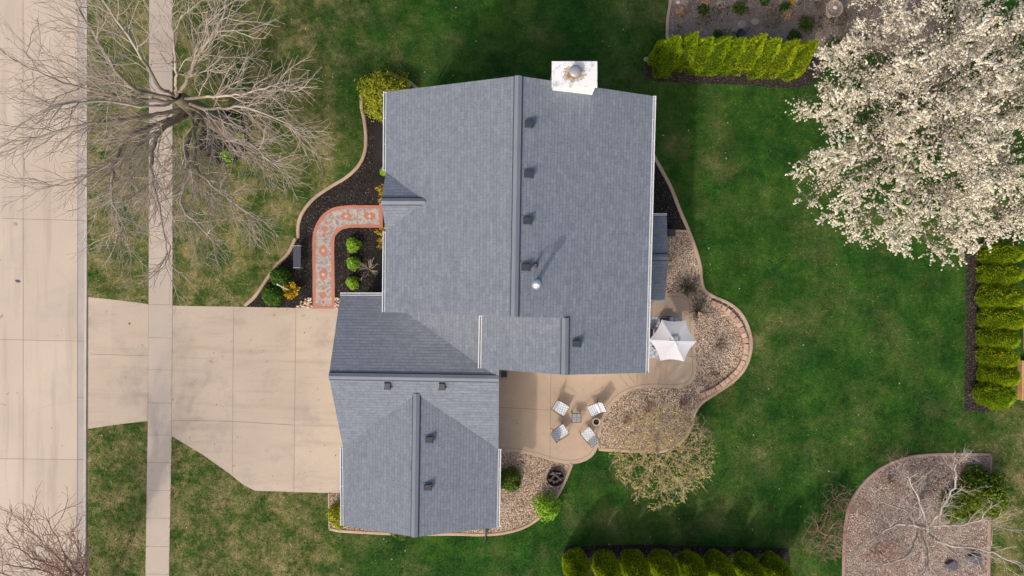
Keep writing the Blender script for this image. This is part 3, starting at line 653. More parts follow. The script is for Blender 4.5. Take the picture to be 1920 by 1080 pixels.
# downspouts on the corners
for x, y, z in ((W_N.x+.05, W_N.y-.4, ZE), (FEs.x-.32, FEs.y+.4, ZG), (E_S.x-.1, E_S.y+.3, ZE)):
    b = MB(); b.box((x+.0, y, z/2-.1), (.08, .06, z-.15)); b.build('downspout', TRIM, house)

# black downspout extension on the lawn by the garage corner
b = MB(); a_, c_ = G(913, 990), G(909, 1016); b.tube([a_+Vector((0, 0, .25)), a_+Vector((0, -.05, .07)), c_+Vector((0, 0, .05))], .05, 8); b.box(G(914, 991, .12), (.2, .14, .1)); o = b.build('drain_extension', DARKV); tag(o, 'black flexible downspout extension lying from the garage corner onto the lawn', 'drain pipe')
b = MB(); b.box((0, 0, .17), (.26, .26, .34)); b.box((0, 0, .345), (.30, .30, .03))
for i in (-1, 0, 1): b.box((i*.08, 0, .365), (.03, .24, .012))
o = b.build('utility_box', DARKV); o.location = G(946, 700)+Vector((-.02, 0, .03)); tag(o, 'small black vented box at the house corner on the patio', 'utility box')
b = MB(); b.box((0, 0, .3), (.3, .3, .6)); b.box((0, 0, .615), (.34, .34, .03)); b.box((.16, 0, .4), (.02, .2, .2)); o = b.build('utility_cabinet', DARKV); o.location = G(1255, 438); tag(o, 'dark utility cabinet beside the edging at the top of the east gravel bed', 'utility cabinet')

# ------------------------------------------------------------------ plants
def unit(n):
    v = rng.normal(0, 1, (n, 3)); return v/np.linalg.norm(v, axis=1)[:, None]
def leaf_arrays(C, S, Nn=None, long=1.6, jit=1.0):
    """diamond leaves at C, half size S, facing roughly Nn"""
    n = len(C); nn = unit(n)*jit
    if Nn is not None: nn = nn+Nn
    nn /= np.linalg.norm(nn, axis=1)[:, None]+1e-9
    a = np.cross(nn, unit(n)); a /= np.linalg.norm(a, axis=1)[:, None]+1e-9; b = np.cross(nn, a)
    S = np.asarray(S)[:, None] if np.ndim(S) else S
    V = np.stack([C+a*S*long, C+b*S, C-a*S*long, C-b*S], 1).reshape(-1, 3)
    return V, np.arange(n*4).reshape(-1, 4)
def colonize(start, A, step, infl, kill, iters=160, wob=.12, lift=0.0, pars=None):
    """space colonisation: start is a list of points (the trunk); returns points and parents"""
    P = [np.array(q, float) for q in start]; par = [-1]+list(range(len(P)-1)) if pars is None else list(pars); A = np.array(A)
    near = np.full(len(A), -1); nd = np.full(len(A), 1e9); new = list(range(len(P))); alive = np.ones(len(A), bool)
    for it in range(iters):
        if new:
            Q = np.array([P[i] for i in new]); D = np.linalg.norm(A[:, None]-Q[None], axis=2); k = D.argmin(1); dm = D[np.arange(len(A)), k]
            u = dm < nd; nd[u] = dm[u]; near[u] = np.array(new)[k[u]]
        alive &= nd > kill
        act = alive & (nd < infl)
        if not act.any(): break
        new = []; idx = np.unique(near[act]); dirs = {}
        for i in idx:
            v = A[act & (near == i)]-P[i]; v /= np.linalg.norm(v, axis=1)[:, None]; d = v.sum(0); d /= np.linalg.norm(d)+1e-9
            d = d+rng.normal(0, wob, 3); d[2] += lift; d /= np.linalg.norm(d)
            P.append(P[i]+d*step); par.append(i); new.append(len(P)-1)
        if len(P) > 16000: break
    return np.array(P), np.array(par)
def limbs(trunk, base, L):
    """trunk nodes plus curved main limbs; each limb is (trunk node, [(px, py, z) ...]) read off the photograph"""
    P = [np.array(q, float) for q in trunk]; par = [-1]+list(range(len(P)-1)); b0 = np.array([base.x, base.y, 0.])
    for k, pts in L:
        Q = [P[k]]+[np.array(G(*q))-b0 for q in pts]; last = k
        for i in range(len(Q)-1):
            p0 = Q[i-1] if i else Q[0]*2-Q[1]; p3 = Q[i+2] if i+2 < len(Q) else Q[i+1]*2-Q[i]; n = max(2, int(np.linalg.norm(Q[i+1]-Q[i])/.28))
            for j in range(1, n+1):
                t = j/n; q = .5*(2*Q[i]+(Q[i+1]-p0)*t+(2*p0-5*Q[i]+4*Q[i+1]-p3)*t*t+(3*Q[i]-p0-3*Q[i+1]+p3)*t**3)+rng.normal(0, .025, 3)
                P.append(q); par.append(last); last = len(P)-1
    return P, par
def grow(P, par, first, centre, spread=(.45, .95), lens=(2.3, 1.15, .50), gap=(.27, .21, .17), up=.10, inside=None, hub=1.2):
    """side branches of side branches, all sweeping outward; works on the node list from limbs()"""
    kids = {}
    for i, q in enumerate(par): kids.setdefault(q, []).append(i)
    def branch(i0, d, L, order):
        d = d/np.linalg.norm(d); n = max(2, int(L/.22)); last = i0; acc = rng.uniform(0, gap[min(order, 2)]); side = rng.choice([-1, 1]); p = P[i0]
        curl = rng.normal(0, .05, 3)
        for j in range(n):
            out = p-centre; out[2] *= .3; out /= np.linalg.norm(out)+1e-9
            d = d+curl+rng.normal(0, .09, 3)+out*.07; d[2] += up*.25; d /= np.linalg.norm(d); p = p+d*(L/n)
            if inside and not inside(p): return
            P.append(p); par.append(last); last = len(P)-1; acc += L/n
            if order < 3 and acc > gap[order-1] and j < n-1 and len(P) < 60000:
                acc = 0; side = -side; spawn(last, d, order, 1-.55*j/n, side)
    def spawn(i, d, order, f, side):
        ref = np.array([0, 0, 1.]); a = np.cross(d, ref); a /= np.linalg.norm(a)+1e-9; t = rng.uniform(*spread); ph = rng.normal(0, .8)
        b = a*math.cos(ph)*side+np.cross(a, d)*math.sin(ph); branch(i, d*math.cos(t)+b*math.sin(t), lens[order-1+0 if order else 0]*f*rng.uniform(.5, 1.15), order+1)
    n0 = len(P); acc = 0; side = 1
    for i in range(first, n0):
        d = P[i]-P[par[i]]; L = np.linalg.norm(d); d = d/(L+1e-9); acc += L; side = -side
        tipf = 1.0
        q = i; k = 0
        while q in kids and k < 24: q = kids[q][0]; k += 1
        tipf = .35+.65*min(1, k/14)
        if np.linalg.norm((P[i]-centre)[:2]) < hub*rng.uniform(.4, 1.3): continue
        if i not in kids:
            for sd in (-1, 1, 1): br = d+rng.normal(0, .3, 3); branch(i, br, lens[0]*.45, 1)
        elif acc > gap[0]:
            acc = 0; t = rng.uniform(*spread); a = np.cross(d, np.array([0, 0, 1.])); a /= np.linalg.norm(a)+1e-9; ph = rng.normal(0, .7)
            b = a*math.cos(ph)*side+np.cross(a, d)*math.sin(ph); branch(i, d*math.cos(t)+b*math.sin(t), lens[0]*tipf*rng.uniform(.6, 1.2), 1)
    return P, par
def radii(P, par, tip, ex=2.35):
    r = np.zeros(len(P)); 
    for i in range(len(P)-1, -1, -1):
        r[i] = max(r[i], tip**ex)
        if par[i] >= 0: r[par[i]] += r[i]
    return r**(1/ex)
def tubes(A, B, ra, rb, n):
    d = B-A; L = np.linalg.norm(d, axis=1)[:, None]+1e-9; d = d/L
    up = np.where(np.abs(d[:, 2:3]) < .9, np.array([[0, 0, 1.]]), np.array([[1., 0, 0]])); u = np.cross(d, up); u /= np.linalg.norm(u, axis=1)[:, None]; v = np.cross(d, u)
    t = np.arange(n)*2*np.pi/n; ring = u[:, None]*np.cos(t)[None, :, None]+v[:, None]*np.sin(t)[None, :, None]
    A2 = A-d*(ra[:, None]*.35); V = np.concatenate([A2[:, None]+ring*ra[:, None, None], B[:, None]+ring*rb[:, None, None]], 1)
    f = np.array([(j, (j+1) % n, n+(j+1) % n, n+j) for j in range(n)]); return V.reshape(-1, 3), (np.arange(len(A))[:, None, None]*2*n+f[None]).reshape(-1, 4)
def wood(P, par, r, root, thick, mt, mb_, trunkname='trunk', crownname='branches', cap=None):
    i = np.where(par >= 0)[0]; pr = np.minimum(r[par[i]], r[i]*1.35)
    if cap: pr = np.minimum(pr, cap); 
    big = r[i] > thick
    out = []
    for sel, n, nm, mt_ in ((big, 9, trunkname, mt), (~big, 4, crownname, mb_)):
        if sel.any():
            V, Fc = tubes(P[par[i[sel]]], P[i[sel]], pr[sel], np.minimum(r[i[sel]], cap or 9), n); o_ = np_mesh(nm, V, Fc, mt_, root, smooth=True); out.append(o_)
            if nm == crownname: o_['kind'] = 'stuff'
    return out
def twigs(P, par, n_per, L, r, droop=0.0, kids=None, spread=.8):
    """short side twigs on the outer nodes; returns segment arrays"""
    idx = np.arange(len(P)) if kids is None else kids; idx = np.repeat(idx, n_per); p0 = P[idx]; d = p0-P[np.maximum(par[idx], 0)]
    d /= np.linalg.norm(d, axis=1)[:, None]+1e-9; d = d+unit(len(idx))*spread; d[:, 2] -= droop; d /= np.linalg.norm(d, axis=1)[:, None]
    l = rng.uniform(.5, 1, len(idx))*L; p1 = p0+d*l[:, None]*.55; d2 = d+unit(len(idx))*.4; d2 /= np.linalg.norm(d2, axis=1)[:, None]; p2 = p1+d2*l[:, None]*.45
    return np.concatenate([p0, p1]), np.concatenate([p1, p2]), np.full(len(idx)*2, r), np.full(len(idx)*2, r*.75)
def crown_points(n, c, rad, zlo, zhi, hollow=.35, keepf=None):
    out = []
    while len(out) < n:
        u = unit(1)[0]; rr = (hollow+(1-hollow)*rng.random()**.7); p = np.array([c[0]+u[0]*rad*rr, c[1]+u[1]*rad*rr, 0]); h = math.sqrt(max(0, 1-((p[0]-c[0])**2+(p[1]-c[1])**2)/rad**2))
        p[2] = zlo+(zhi-zlo)*(.15+.85*rng.random())*(.35+.65*h)
        if keepf is None or keepf(p): out.append(p)
    return np.array(out)
def proj(p): k = F/(H-p[2]); return 960+p[0]*k, 540-p[1]*k

# big bare street tree
base = G(432, 240); root = empty('bare_tree', base, 0, 'large leafless tree with a wide twiggy crown spreading over the sidewalk and street', 'tree')
bx, by = base.x, base.y
def bend(z): return (bx-.1*z*.3-.25*math.sin(z*.5), by+.05*z, z)
tr_ = [np.array(bend(z))-np.array([bx, by, 0]) for z in (0, .5, 1, 1.5, 2.0, 2.5, 3.0, 3.5, 4.0, 4.5, 5.0)]
LB = [(6, [(400, 254, 4.2), (465, 268, 5.0), (505, 300, 5.6)]), (9, [(400, 180, 6.0), (460, 175, 6.6), (510, 160, 7)]), (10, [(345, 160, 6.2), (372, 105, 7.2), (415, 40, 8), (432, -30, 8.4)]), (10, [(300, 165, 6.2), (268, 110, 7.2), (232, 55, 8), (190, 0, 8.4)]),
      (9, [(262, 170, 5.6), (215, 130, 6.4), (165, 45, 7.2), (130, -20, 7.6)]), (8, [(250, 185, 5.2), (150, 165, 6.2), (60, 130, 7), (10, 105, 7.2)]), (7, [(245, 225, 4.8), (150, 235, 5.8), (60, 262, 6.6), (0, 290, 6.8)]), (7, [(298, 250, 4.9), (285, 320, 5.6), (300, 400, 6), (312, 465, 6.1)]),
      (6, [(300, 245, 4.4), (200, 310, 5.4), (110, 345, 6)]), (5, [(350, 285, 4.2), (390, 340, 5), (450, 390, 5.4)]), (8, [(390, 205, 5.4), (450, 200, 6.0), (500, 213, 6.4), (532, 228, 6.5)]), (10, [(330, 140, 7), (325, 80, 8.3), (320, 10, 9)]), (6, [(240, 260, 4.6), (210, 360, 5.6), (235, 430, 5.9)]), (9, [(290, 200, 6.5), (200, 190, 8), (130, 195, 8.8)]), (7, [(365, 300, 5), (340, 380, 5.8), (390, 440, 6)])]
P0, par0 = limbs(tr_, base, LB)
P, par = grow(P0, par0, len(tr_)+2, np.array([0, 0, 5.])); P = np.array(P); par = np.array(par); print('bare tree nodes', len(P))
r = radii(P, par, .0068, 2.3); r = np.minimum(r, .40); r = np.minimum(r, .09); r[:11] = [.62, .54, .51, .49, .47, .45, .43, .40, .36, .31, .24]
wood(P, par, r, root, .065, BARK, TWIG)
# second bare tree, lower left corner
base = G(190, 1115); root = empty('bare_tree', base, 0, 'leafless reddish tree reaching into the lower left corner over the street', 'tree')
L2 = [(3, [(150, 1085, 2.8), (118, 1035, 4.4), (96, 985, 5.2)]), (3, [(135, 1085, 3), (62, 1045, 4.8), (15, 1000, 5.6)]), (4, [(120, 1095, 3.6), (40, 1085, 5.2), (-30, 1062, 6)]), (3, [(155, 1070, 3.0), (148, 1035, 4.2), (138, 1005, 4.8)]), (4, [(100, 1080, 4), (20, 1060, 5.6)]), (4, [(130, 1070, 4), (80, 1020, 5.6), (55, 990, 6)])]
P0, par0 = limbs([(0, 0, z) for z in (0, .5, 1, 1.5, 2.0)], base, L2)
P, par = grow(P0, par0, 7, np.array([0, 0, 2.5]), lens=(1.7, .85, .42), inside=lambda p: proj((p[0]+base.x, p[1]+base.y, p[2]))[0] < 172); P = np.array(P); par = np.array(par)
r = np.minimum(radii(P, par, .006, 2.3), .08); r[:5] = [.16, .15, .14, .13, .12]; wood(P, par, r, root, .045, BARKD, TWIGR)

# blossoming pear
BLOS = rnd_mat('pear_blossom', [(0, (.36, .28, .16)), (.18, (.56, .49, .32)), (.4, (.82, .75, .57)), (.75, (.92, .87, .73)), (1, (.96, .93, .86))], .7, .1, None, .25)
OUT = [(1590, -80), (1600, 0), (1612, 40), (1600, 62), (1540, 72), (1530, 105), (1536, 140), (1490, 168), (1473, 205), (1488, 222), (1530, 232), (1548, 262), (1530, 284), (1475, 290),
       (1474, 330), (1484, 370), (1530, 395), (1548, 425), (1600, 440), (1620, 462), (1665, 476), (1730, 482), (1790, 500), (1805, 470), (1860, 455), (1925, 452), (1990, 380), (1990, 320), (1905, 310), (1895, 250), (1990, 240), (1990, -80)]
OA = [np.array(q) for q in OUT]
def inside_out(p):
    x, y = proj(p); q = math.sin(p[0]*1.7+p[1]*.9)+math.sin(p[1]*2.1-p[0]*1.1+1)+math.sin(p[0]*3.1+2.2*p[1]+2)*.6
    return bool(inpoly(np.array([x+6*math.sin(p[1]*4)]), np.array([y+6*math.sin(p[0]*4.3)]), OUT)[0]) and q > -1.25
base = G(1640, 262); bx, by = base.x, base.y; root = empty('pear_tree', base, 0, 'large tree covered in white blossom at the upper right of the lawn', 'tree')
A = crown_points(3600, (bx, by), 7.6, 2.2, 9.6, .15, inside_out)-np.array([bx, by, 0])
P, par = colonize([(0.1*z*.3, 0, z) for z in (0, .5, 1, 1.5, 2.0)], A, .28, 3.2, .42, 170, .15, .02)
r = np.minimum(radii(P, par, .008, 2.1), .3); wood(P, par, r, root, .05, BARKD, PEARB)
kids = np.where(r < .05)[0]; tw = twigs(P, par, 3, .6, .008, 0, kids, .8); V, Fc = tubes(*tw, 3); np_mesh('twigs', V, Fc, PEARB, root)['kind'] = 'stuff'
ends = np.concatenate([tw[1], P[kids], (tw[0]+tw[1])/2]); nz = np.sin(ends[:, 0]*2.3+ends[:, 2])+np.sin(ends[:, 1]*2.9-ends[:, 0]*1.3+1)+np.sin(ends[:, 2]*3.1+ends[:, 1]*4+2); keep = rng.random(len(ends)) < .90+.38*nz; nz = nz[keep]; ends = ends[keep]
print('pear clusters', len(ends))
nk = 9; off = unit(len(ends)*nk); off[:, 2] = np.abs(off[:, 2]); sz = np.repeat(rng.uniform(.018, .042, len(ends))*np.clip(1.08+.16*nz, .75, 1.5), nk)[:, None]; C = np.repeat(ends, nk, 0)+off*sz; up = off*1.3+np.array([[0, 0, .9]])
V, Fc = leaf_arrays(C, sz[:, 0]*rng.uniform(.5, .75, len(C)), up, 1.1, .5); np_mesh('blossom', V, Fc, BLOS, root, rnd=np.clip(np.repeat(rng.random(len(ends)), nk)*.7+rng.random(len(C))*.35, 0, 1))

# arborvitae: dense golden green columns
ARB = rnd_mat('arborvitae', [(0, (.070, .150, .010)), (.3, (.26, .42, .016)), (.7, (.47, .60, .022)), (1, (.66, .66, .045))], .8, .1, (5.5, .55, 1.35), .3)
ARBD = rnd_mat('arborvitae_dark', [(0, (.08, .17, .012)), (.4, (.34, .48, .018)), (.8, (.58, .66, .022)), (1, (.74, .70, .05))], .8, .1, (5.5, .6, 1.3), .4)
for m in (ARB, ARBD):            # every tree of the row a little different, with a few tired brown tufts
    t = m.node_tree; p = t.nodes['Principled BSDF']; src = p.inputs['Base Color'].links[0].from_socket
    oi = N(t, 'ShaderNodeObjectInfo').outputs['Random']; c = mix(t, 1.0, src, ramp(t, oi, [(0, (.78, .88, .85)), (.5, (1, 1, 1)), (1, (1.18, 1.08, 1.0))]), 'MULTIPLY')
    c = mix(t, ramp(t, noise(t, geo(t), 3.2, 5, .8), [(.62, g3(0)), (.70, g3(.7))]), c, (.36, .26, .06))
    for l in list(p.inputs['Base Color'].links): t.links.remove(l)
    t.links.new(c, p.inputs['Base Color'])
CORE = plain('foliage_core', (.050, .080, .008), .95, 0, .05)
def shell(n, prof, seed, lump=.20):
    """points and normals on a lumpy surface of revolution; prof(t)->radius 0..1 over height 0..1"""
    t_ = rng.random(n)**.9; a = rng.uniform(0, 2*np.pi, n); rs = np.random.default_rng(seed); ph = rs.uniform(0, 6.28, 8)
    f = 1+lump*(np.sin(3*a+ph[0]+4*t_)+.8*np.sin(5*a+ph[1]-7*t_)+.6*np.sin(7*a+ph[2]+11*t_)+.7*np.sin(2*a+ph[3]+17*t_))/2
    rr = prof(t_)*f; return t_, a, rr
def column_tree(name, hgt, rad, seed, mat, n=5200, tip=.35, lean=0.0, pw=1.7, lump=.20):
    prof = lambda t: np.clip(np.minimum(1, (t/.10+.15)**.5)*(1-np.clip((t-.30)/.70, 0, 1)**pw*(1-tip*.35))*np.sqrt(np.clip((1.0-t)/.16, 0, 1)), 0, 1)
    tt, a, rr = shell(n, prof, seed, lump); dep = 1-np.abs(rng.normal(0, .08, n)); rr = rr*dep*rad
    rr = rr+(rng.random(n) < .03)*rng.uniform(0, .16, n)*rad
    C = np.stack([rr*np.cos(a)+lean*tt*hgt, rr*np.sin(a), .05+tt*hgt], 1); Nn = np.stack([np.cos(a), np.sin(a), .35+tt*.8], 1)
    # vertical sprays: leaf long axis along the growth direction
    g_ = np.stack([np.cos(a)*.55, np.sin(a)*.55, np.full(n, 1.0)], 1)+unit(n)*.45; g_ /= np.linalg.norm(g_, axis=1)[:, None]
    s_ = np.cross(g_, unit(n)); s_ /= np.linalg.norm(s_, axis=1)[:, None]; S = rng.uniform(.014, .034, n)[:, None]
    V = np.stack([C+g_*S*1.9, C+s_*S, C-g_*S*1.2, C-s_*S], 1).reshape(-1, 3)
    root = bpy.data.objects.new(name, None); link(root)
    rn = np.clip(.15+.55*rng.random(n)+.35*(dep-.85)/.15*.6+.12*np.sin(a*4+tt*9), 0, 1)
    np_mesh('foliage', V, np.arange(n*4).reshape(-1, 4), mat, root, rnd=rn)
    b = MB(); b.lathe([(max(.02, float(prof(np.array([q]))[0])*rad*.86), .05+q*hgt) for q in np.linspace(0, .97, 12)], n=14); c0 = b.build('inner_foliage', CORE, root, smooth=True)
    for v_ in c0.data.vertices: v_.co.x += lean*(v_.co.z)
    b = MB(); b.tube([(0, 0, 0), (0, 0, .5)], .05, 7); b.build('trunk', BARKD, root)
    return root
ORD = ['first', 'second', 'third', 'fourth', 'fifth', 'sixth', 'seventh', 'eighth', 'ninth', 'tenth']
def hedge(protos, spots, group, labels):
    for i, (x, y, s, rz, hz) in enumerate(spots):
        pr = protos[i % len(protos)]; o = pr if i < len(protos) else copy_tree(pr); o.location = G(x, y); o.scale = (s, s, hz); o.rotation_euler = (0, 0, rz); tag(o, labels[i], 'arborvitae', group)
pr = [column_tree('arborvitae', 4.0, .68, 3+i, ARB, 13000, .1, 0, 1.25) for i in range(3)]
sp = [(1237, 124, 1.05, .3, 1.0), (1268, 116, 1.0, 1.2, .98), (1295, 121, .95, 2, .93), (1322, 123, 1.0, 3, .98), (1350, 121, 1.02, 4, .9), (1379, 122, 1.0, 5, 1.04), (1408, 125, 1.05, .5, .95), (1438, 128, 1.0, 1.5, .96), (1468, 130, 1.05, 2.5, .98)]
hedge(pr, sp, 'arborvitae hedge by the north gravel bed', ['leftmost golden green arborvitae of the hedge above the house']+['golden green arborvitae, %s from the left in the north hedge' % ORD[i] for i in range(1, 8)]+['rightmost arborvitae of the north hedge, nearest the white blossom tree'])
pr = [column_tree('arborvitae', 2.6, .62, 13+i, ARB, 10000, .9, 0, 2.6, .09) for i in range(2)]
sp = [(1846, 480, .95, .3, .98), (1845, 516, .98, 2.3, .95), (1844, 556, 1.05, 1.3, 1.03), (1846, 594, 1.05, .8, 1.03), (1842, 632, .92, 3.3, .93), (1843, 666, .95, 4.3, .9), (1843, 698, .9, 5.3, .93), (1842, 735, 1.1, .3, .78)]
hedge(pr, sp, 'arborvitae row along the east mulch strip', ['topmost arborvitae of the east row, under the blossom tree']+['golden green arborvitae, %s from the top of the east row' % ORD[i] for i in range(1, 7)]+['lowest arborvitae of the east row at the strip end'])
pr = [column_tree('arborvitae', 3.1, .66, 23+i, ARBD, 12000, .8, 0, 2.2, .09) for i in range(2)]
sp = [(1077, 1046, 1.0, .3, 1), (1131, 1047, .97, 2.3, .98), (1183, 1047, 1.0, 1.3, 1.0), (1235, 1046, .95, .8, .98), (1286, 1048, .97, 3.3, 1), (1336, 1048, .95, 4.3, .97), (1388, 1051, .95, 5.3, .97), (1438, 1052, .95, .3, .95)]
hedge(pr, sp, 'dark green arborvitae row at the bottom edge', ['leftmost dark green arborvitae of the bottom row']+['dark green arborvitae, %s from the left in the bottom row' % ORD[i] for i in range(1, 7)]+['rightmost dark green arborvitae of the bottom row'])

# round and loose shrubs
def shrub(name, loc, rad, hgt, mat, n, label, cat='shrub', group=None, leaf=(.02, .04), shape='ball', core=True, fuzz=.10, corem=None, seed=1, sx=1.0, lump=.16):
    root = empty(name, loc, 0, label, cat, group); u = unit(n); u[:, 2] = np.abs(u[:, 2]); a = np.arctan2(u[:, 1], u[:, 0]); rs = np.random.default_rng(seed); ph = rs.uniform(0, 6.28, 6)
    f = 1+lump*(np.sin(3*a+ph[0]+3*u[:, 2])+.7*np.sin(5*a+ph[1]-5*u[:, 2])+.5*np.sin(9*a+ph[2]+9*u[:, 2]))/1.6
    dep = 1-np.abs(rng.normal(0, fuzz, n)) if core else rng.random(n)**.5
    dep = dep+(rng.random(n) < .15)*rng.uniform(0, fuzz, n)
    C = np.stack([u[:, 0]*rad*f*dep*sx, u[:, 1]*rad*f*dep, .06+u[:, 2]*hgt*dep*(.9+.1*f)], 1)
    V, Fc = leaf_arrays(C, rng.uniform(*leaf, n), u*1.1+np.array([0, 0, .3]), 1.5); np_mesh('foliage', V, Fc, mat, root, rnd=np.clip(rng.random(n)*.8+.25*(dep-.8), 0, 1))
    if core:
        b = MB(); b.lathe([(rad*.80*math.cos(q)*(1.0), .03+hgt*.80*math.sin(q)) for q in np.linspace(0, 1.45, 7)], n=14); c0 = b.build('inner_foliage', corem or CORE, root, smooth=True); c0.scale = (sx, 1, 1)
    b = MB()
    for k in range(6 if not core else 3):
        q = rs.uniform(0, 6.28); b.tube([(0, 0, 0), (math.cos(q)*rad*.35, math.sin(q)*rad*.35, hgt*.5), (math.cos(q)*rad*.7, math.sin(q)*rad*.7, hgt*.75)], [.014, .01, .005], 5)
    b.build('stems', BARKD, root); return root
LIME = rnd_mat('lime_foliage', [(0, (.08, .18, .012)), (.5, (.24, .44, .03)), (1, (.44, .62, .08))], .7, .15, (5, .85, 1.15), .15)
BOXG = rnd_mat('boxwood', [(0, (.016, .045, .008)), (.5, (.055, .130, .014)), (1, (.13, .23, .03))], .7, .15, (4, .8, 1.2), .1)
YGRN = rnd_mat('yellow_green', [(0, (.12, .16, .010)), (.5, (.38, .40, .025)), (1, (.58, .56, .07))], .7, .15, (3, .8, 1.15), .2)
YEL = rnd_mat('forsythia_flower', [(0, (.30, .20, .01)), (.5, (.66, .42, .012)), (1, (.88, .66, .05))], .7, .1, None, .2)
EVG = rnd_mat('evergreen_leaf', [(0, (.03, .07, .01)), (.5, (.14, .20, .018)), (1, (.28, .34, .04))], .7, .1, (4, .8, 1.2), .1)
OLIVE = rnd_mat('olive_bud', [(0, (.30, .23, .05)), (.5, (.62, .49, .14)), (1, (.82, .69, .28))], .7, .1, None, .25)
MIDG = rnd_mat('mid_green', [(0, (.035, .07, .01)), (.5, (.10, .16, .02)), (1, (.20, .27, .05))], .7, .1, (4, .8, 1.2), .1)
for i, (y, n_) in enumerate(((460, 'upper'), (494, 'middle'), (530, 'lower'))):
    shrub('round_shrub', G(664 if i < 2 else 663, y), .36-.02*i, .55, LIME, 1500, '%s of three round lime green shrubs in a column right of the path' % n_, 'shrub', 'round lime shrubs beside the path', (.018, .034), seed=i+3)
shrub('boxwood', G(529, 519), .52, .85, BOXG, 3200, 'dark green rounded shrub below the bench, the upper of a touching pair', 'shrub', 'dark green rounded shrubs near the drive', (.018, .034), seed=9, lump=.08)
shrub('boxwood', G(515, 552), .56, .85, BOXG, 3400, 'dark green rounded shrub nearest the driveway corner, lower of a touching pair', 'shrub', 'dark green rounded shrubs near the drive', (.018, .034), seed=10, lump=.08)
shrub('leafy_shrub', G(726, 184), 1.28, 1.3, YGRN, 9000, 'feathery yellow green shrub at the upper left corner of the house', 'shrub', leaf=(.02, .045), seed=14, fuzz=.22, corem=plain('yg_core', (.08, .10, .01), .95), lump=.22)
shrub('leafy_shrub', G(640, 962), .62, 1.0, YGRN, 3200, 'yellow green shrub at the lower left corner of the garage', 'shrub', leaf=(.02, .04), seed=15, fuzz=.2, corem=plain('yg_core2', (.10, .13, .01), .95))
shrub('leafy_shrub', G(955, 897), .60, .7, MIDG, 2600, 'low green shrub in pebbles against the right side of the garage', 'shrub', leaf=(.02, .04), seed=16, fuzz=.16)
shrub('leafy_shrub', G(1024, 944), .72, 1.5, LIME, 2300, 'bright lime green shrub on the edging where pebbles meet lawn', 'shrub', leaf=(.02, .042), seed=17, core=False)
shrub('leafy_shrub', G(752, 993), .5, .4, MIDG, 900, 'low green ground plant under the garage gable edge', 'shrub', leaf=(.02, .04), seed=18, fuzz=.2)
shrub('evergreen_bush', G(1826, 920), 1.2, 1.7, EVG, 8000, 'broad dark green evergreen bush in the corner pebble bed', 'shrub', leaf=(.025, .05), seed=19, fuzz=.2, corem=plain('eg_core', (.03, .05, .01), .95))
shrub('evergreen_bush', G(1790, 950), .85, .9, EVG, 4000, 'lower olive green bush left of the broad evergreen', 'shrub', leaf=(.025, .05), seed=29, fuzz=.25)
shrub('house_plant', G(722, 322), .22, .5, LIME, 500, 'small bright green plant against the front wall above the entry', 'plant', leaf=(.02, .035), seed=20)
def spray(name, loc, n, L, rise, mat, label, cat='shrub', group=None, leaf=(.018, .03), nleaf=14, stem=TWIG, seed=0, rad=.006, fl=1.0):
    root = empty(name, loc, 0, label, cat, group); rs = np.random.default_rng(seed); b = MB(); C = []
    for k in range(n):
        a = rs.uniform(0, 6.28); l = L*rs.uniform(.55, 1.1); up = rise*rs.uniform(.6, 1.2); pts = []
        for j in range(5):
            s_ = j/4; pts.append(Vector((math.cos(a+.3*s_)*l*s_**.9, math.sin(a+.3*s_)*l*s_**.9, up*math.sin(s_*1.9)/.95)))
        b.tube(pts, [rad*1.6, rad*1.4, rad*1.2, rad, rad*.7], 4, cap=False)
        for q in (1, 2, 3):
            a2 = a+rs.uniform(-1, 1); e = pts[q]+Vector((math.cos(a2)*L*.3, math.sin(a2)*L*.3, rs.uniform(0, .2)*rise)); b.tube([pts[q], e], [rad*.9, rad*.5], 3, cap=False)
            for m_ in range(nleaf//4): C.append(pts[q].lerp(e, rs.random()))
        for m_ in range(nleaf):
            s_ = .35+.65*rs.random(); i_ = min(3, int(s_*4)); C.append(pts[i_].lerp(pts[i_+1], s_*4-i_))
    b.build('stems', stem, root)
    if nleaf and mat:
        C = np.array([tuple(c_) for c_ in C])+rng.normal(0, .02*fl, (len(C), 3)); V, Fc = leaf_arrays(C, rng.uniform(*leaf, len(C)), None, 1.4); np_mesh('leaves', V, Fc, mat, root, rnd=rng.random(len(C)))
    return root
spray('forsythia', G(552, 545), 22, .42, .6, YEL, 'bright yellow flowering shrub beside the two dark green shrubs by the drive', leaf=(.022, .042), nleaf=34, seed=4)
spray('forsythia', G(726, 364), 16, .52, .7, YEL, 'yellow flowering plant at the front wall just above the path end', group='yellow plants at the entry', leaf=(.022, .04), nleaf=26, seed=5)
spray('forsythia', G(727, 447), 16, .58, .7, YEL, 'yellow flowering plant at the front wall just below the path end', group='yellow plants at the entry', leaf=(.022, .04), nleaf=26, seed=6)
spray('dormant_shrub', G(693, 505), 16, .6, .6, None, 'leafless brown shrub right of the lime shrubs by the garage corner', nleaf=0, seed=7, rad=.009)
for i, (x, y, L, lab) in enumerate([(1308, 583, .85, 'dark twiggy dormant shrub in pebbles above the umbrella'), (1288, 538, .55, 'small dark dormant shrub with grey green heart at the patio corner'), (1215, 768, .35, 'small brown dormant plant in the pebbles right of the armchairs, upper one'),
        (1173, 788, .3, 'small brown dormant plant in the pebbles nearest the armchairs'), (1280, 757, .3, 'small brown dormant plant near the stepping stone'), (1337, 702, .28, 'round dormant clump in pebbles at the low end of the block wall'),
        (1669, 900, .45, 'reddish dormant shrub alone in the corner pebble bed')]):
    spray('dormant_shrub', G(x, y), 34 if L > .5 else 22, L, L*.7, MIDG if i == 1 else None, lab, 'shrub', nleaf=4 if i == 1 else 0, stem=BARKD if i < 2 else TWIGR, seed=30+i, rad=.009)
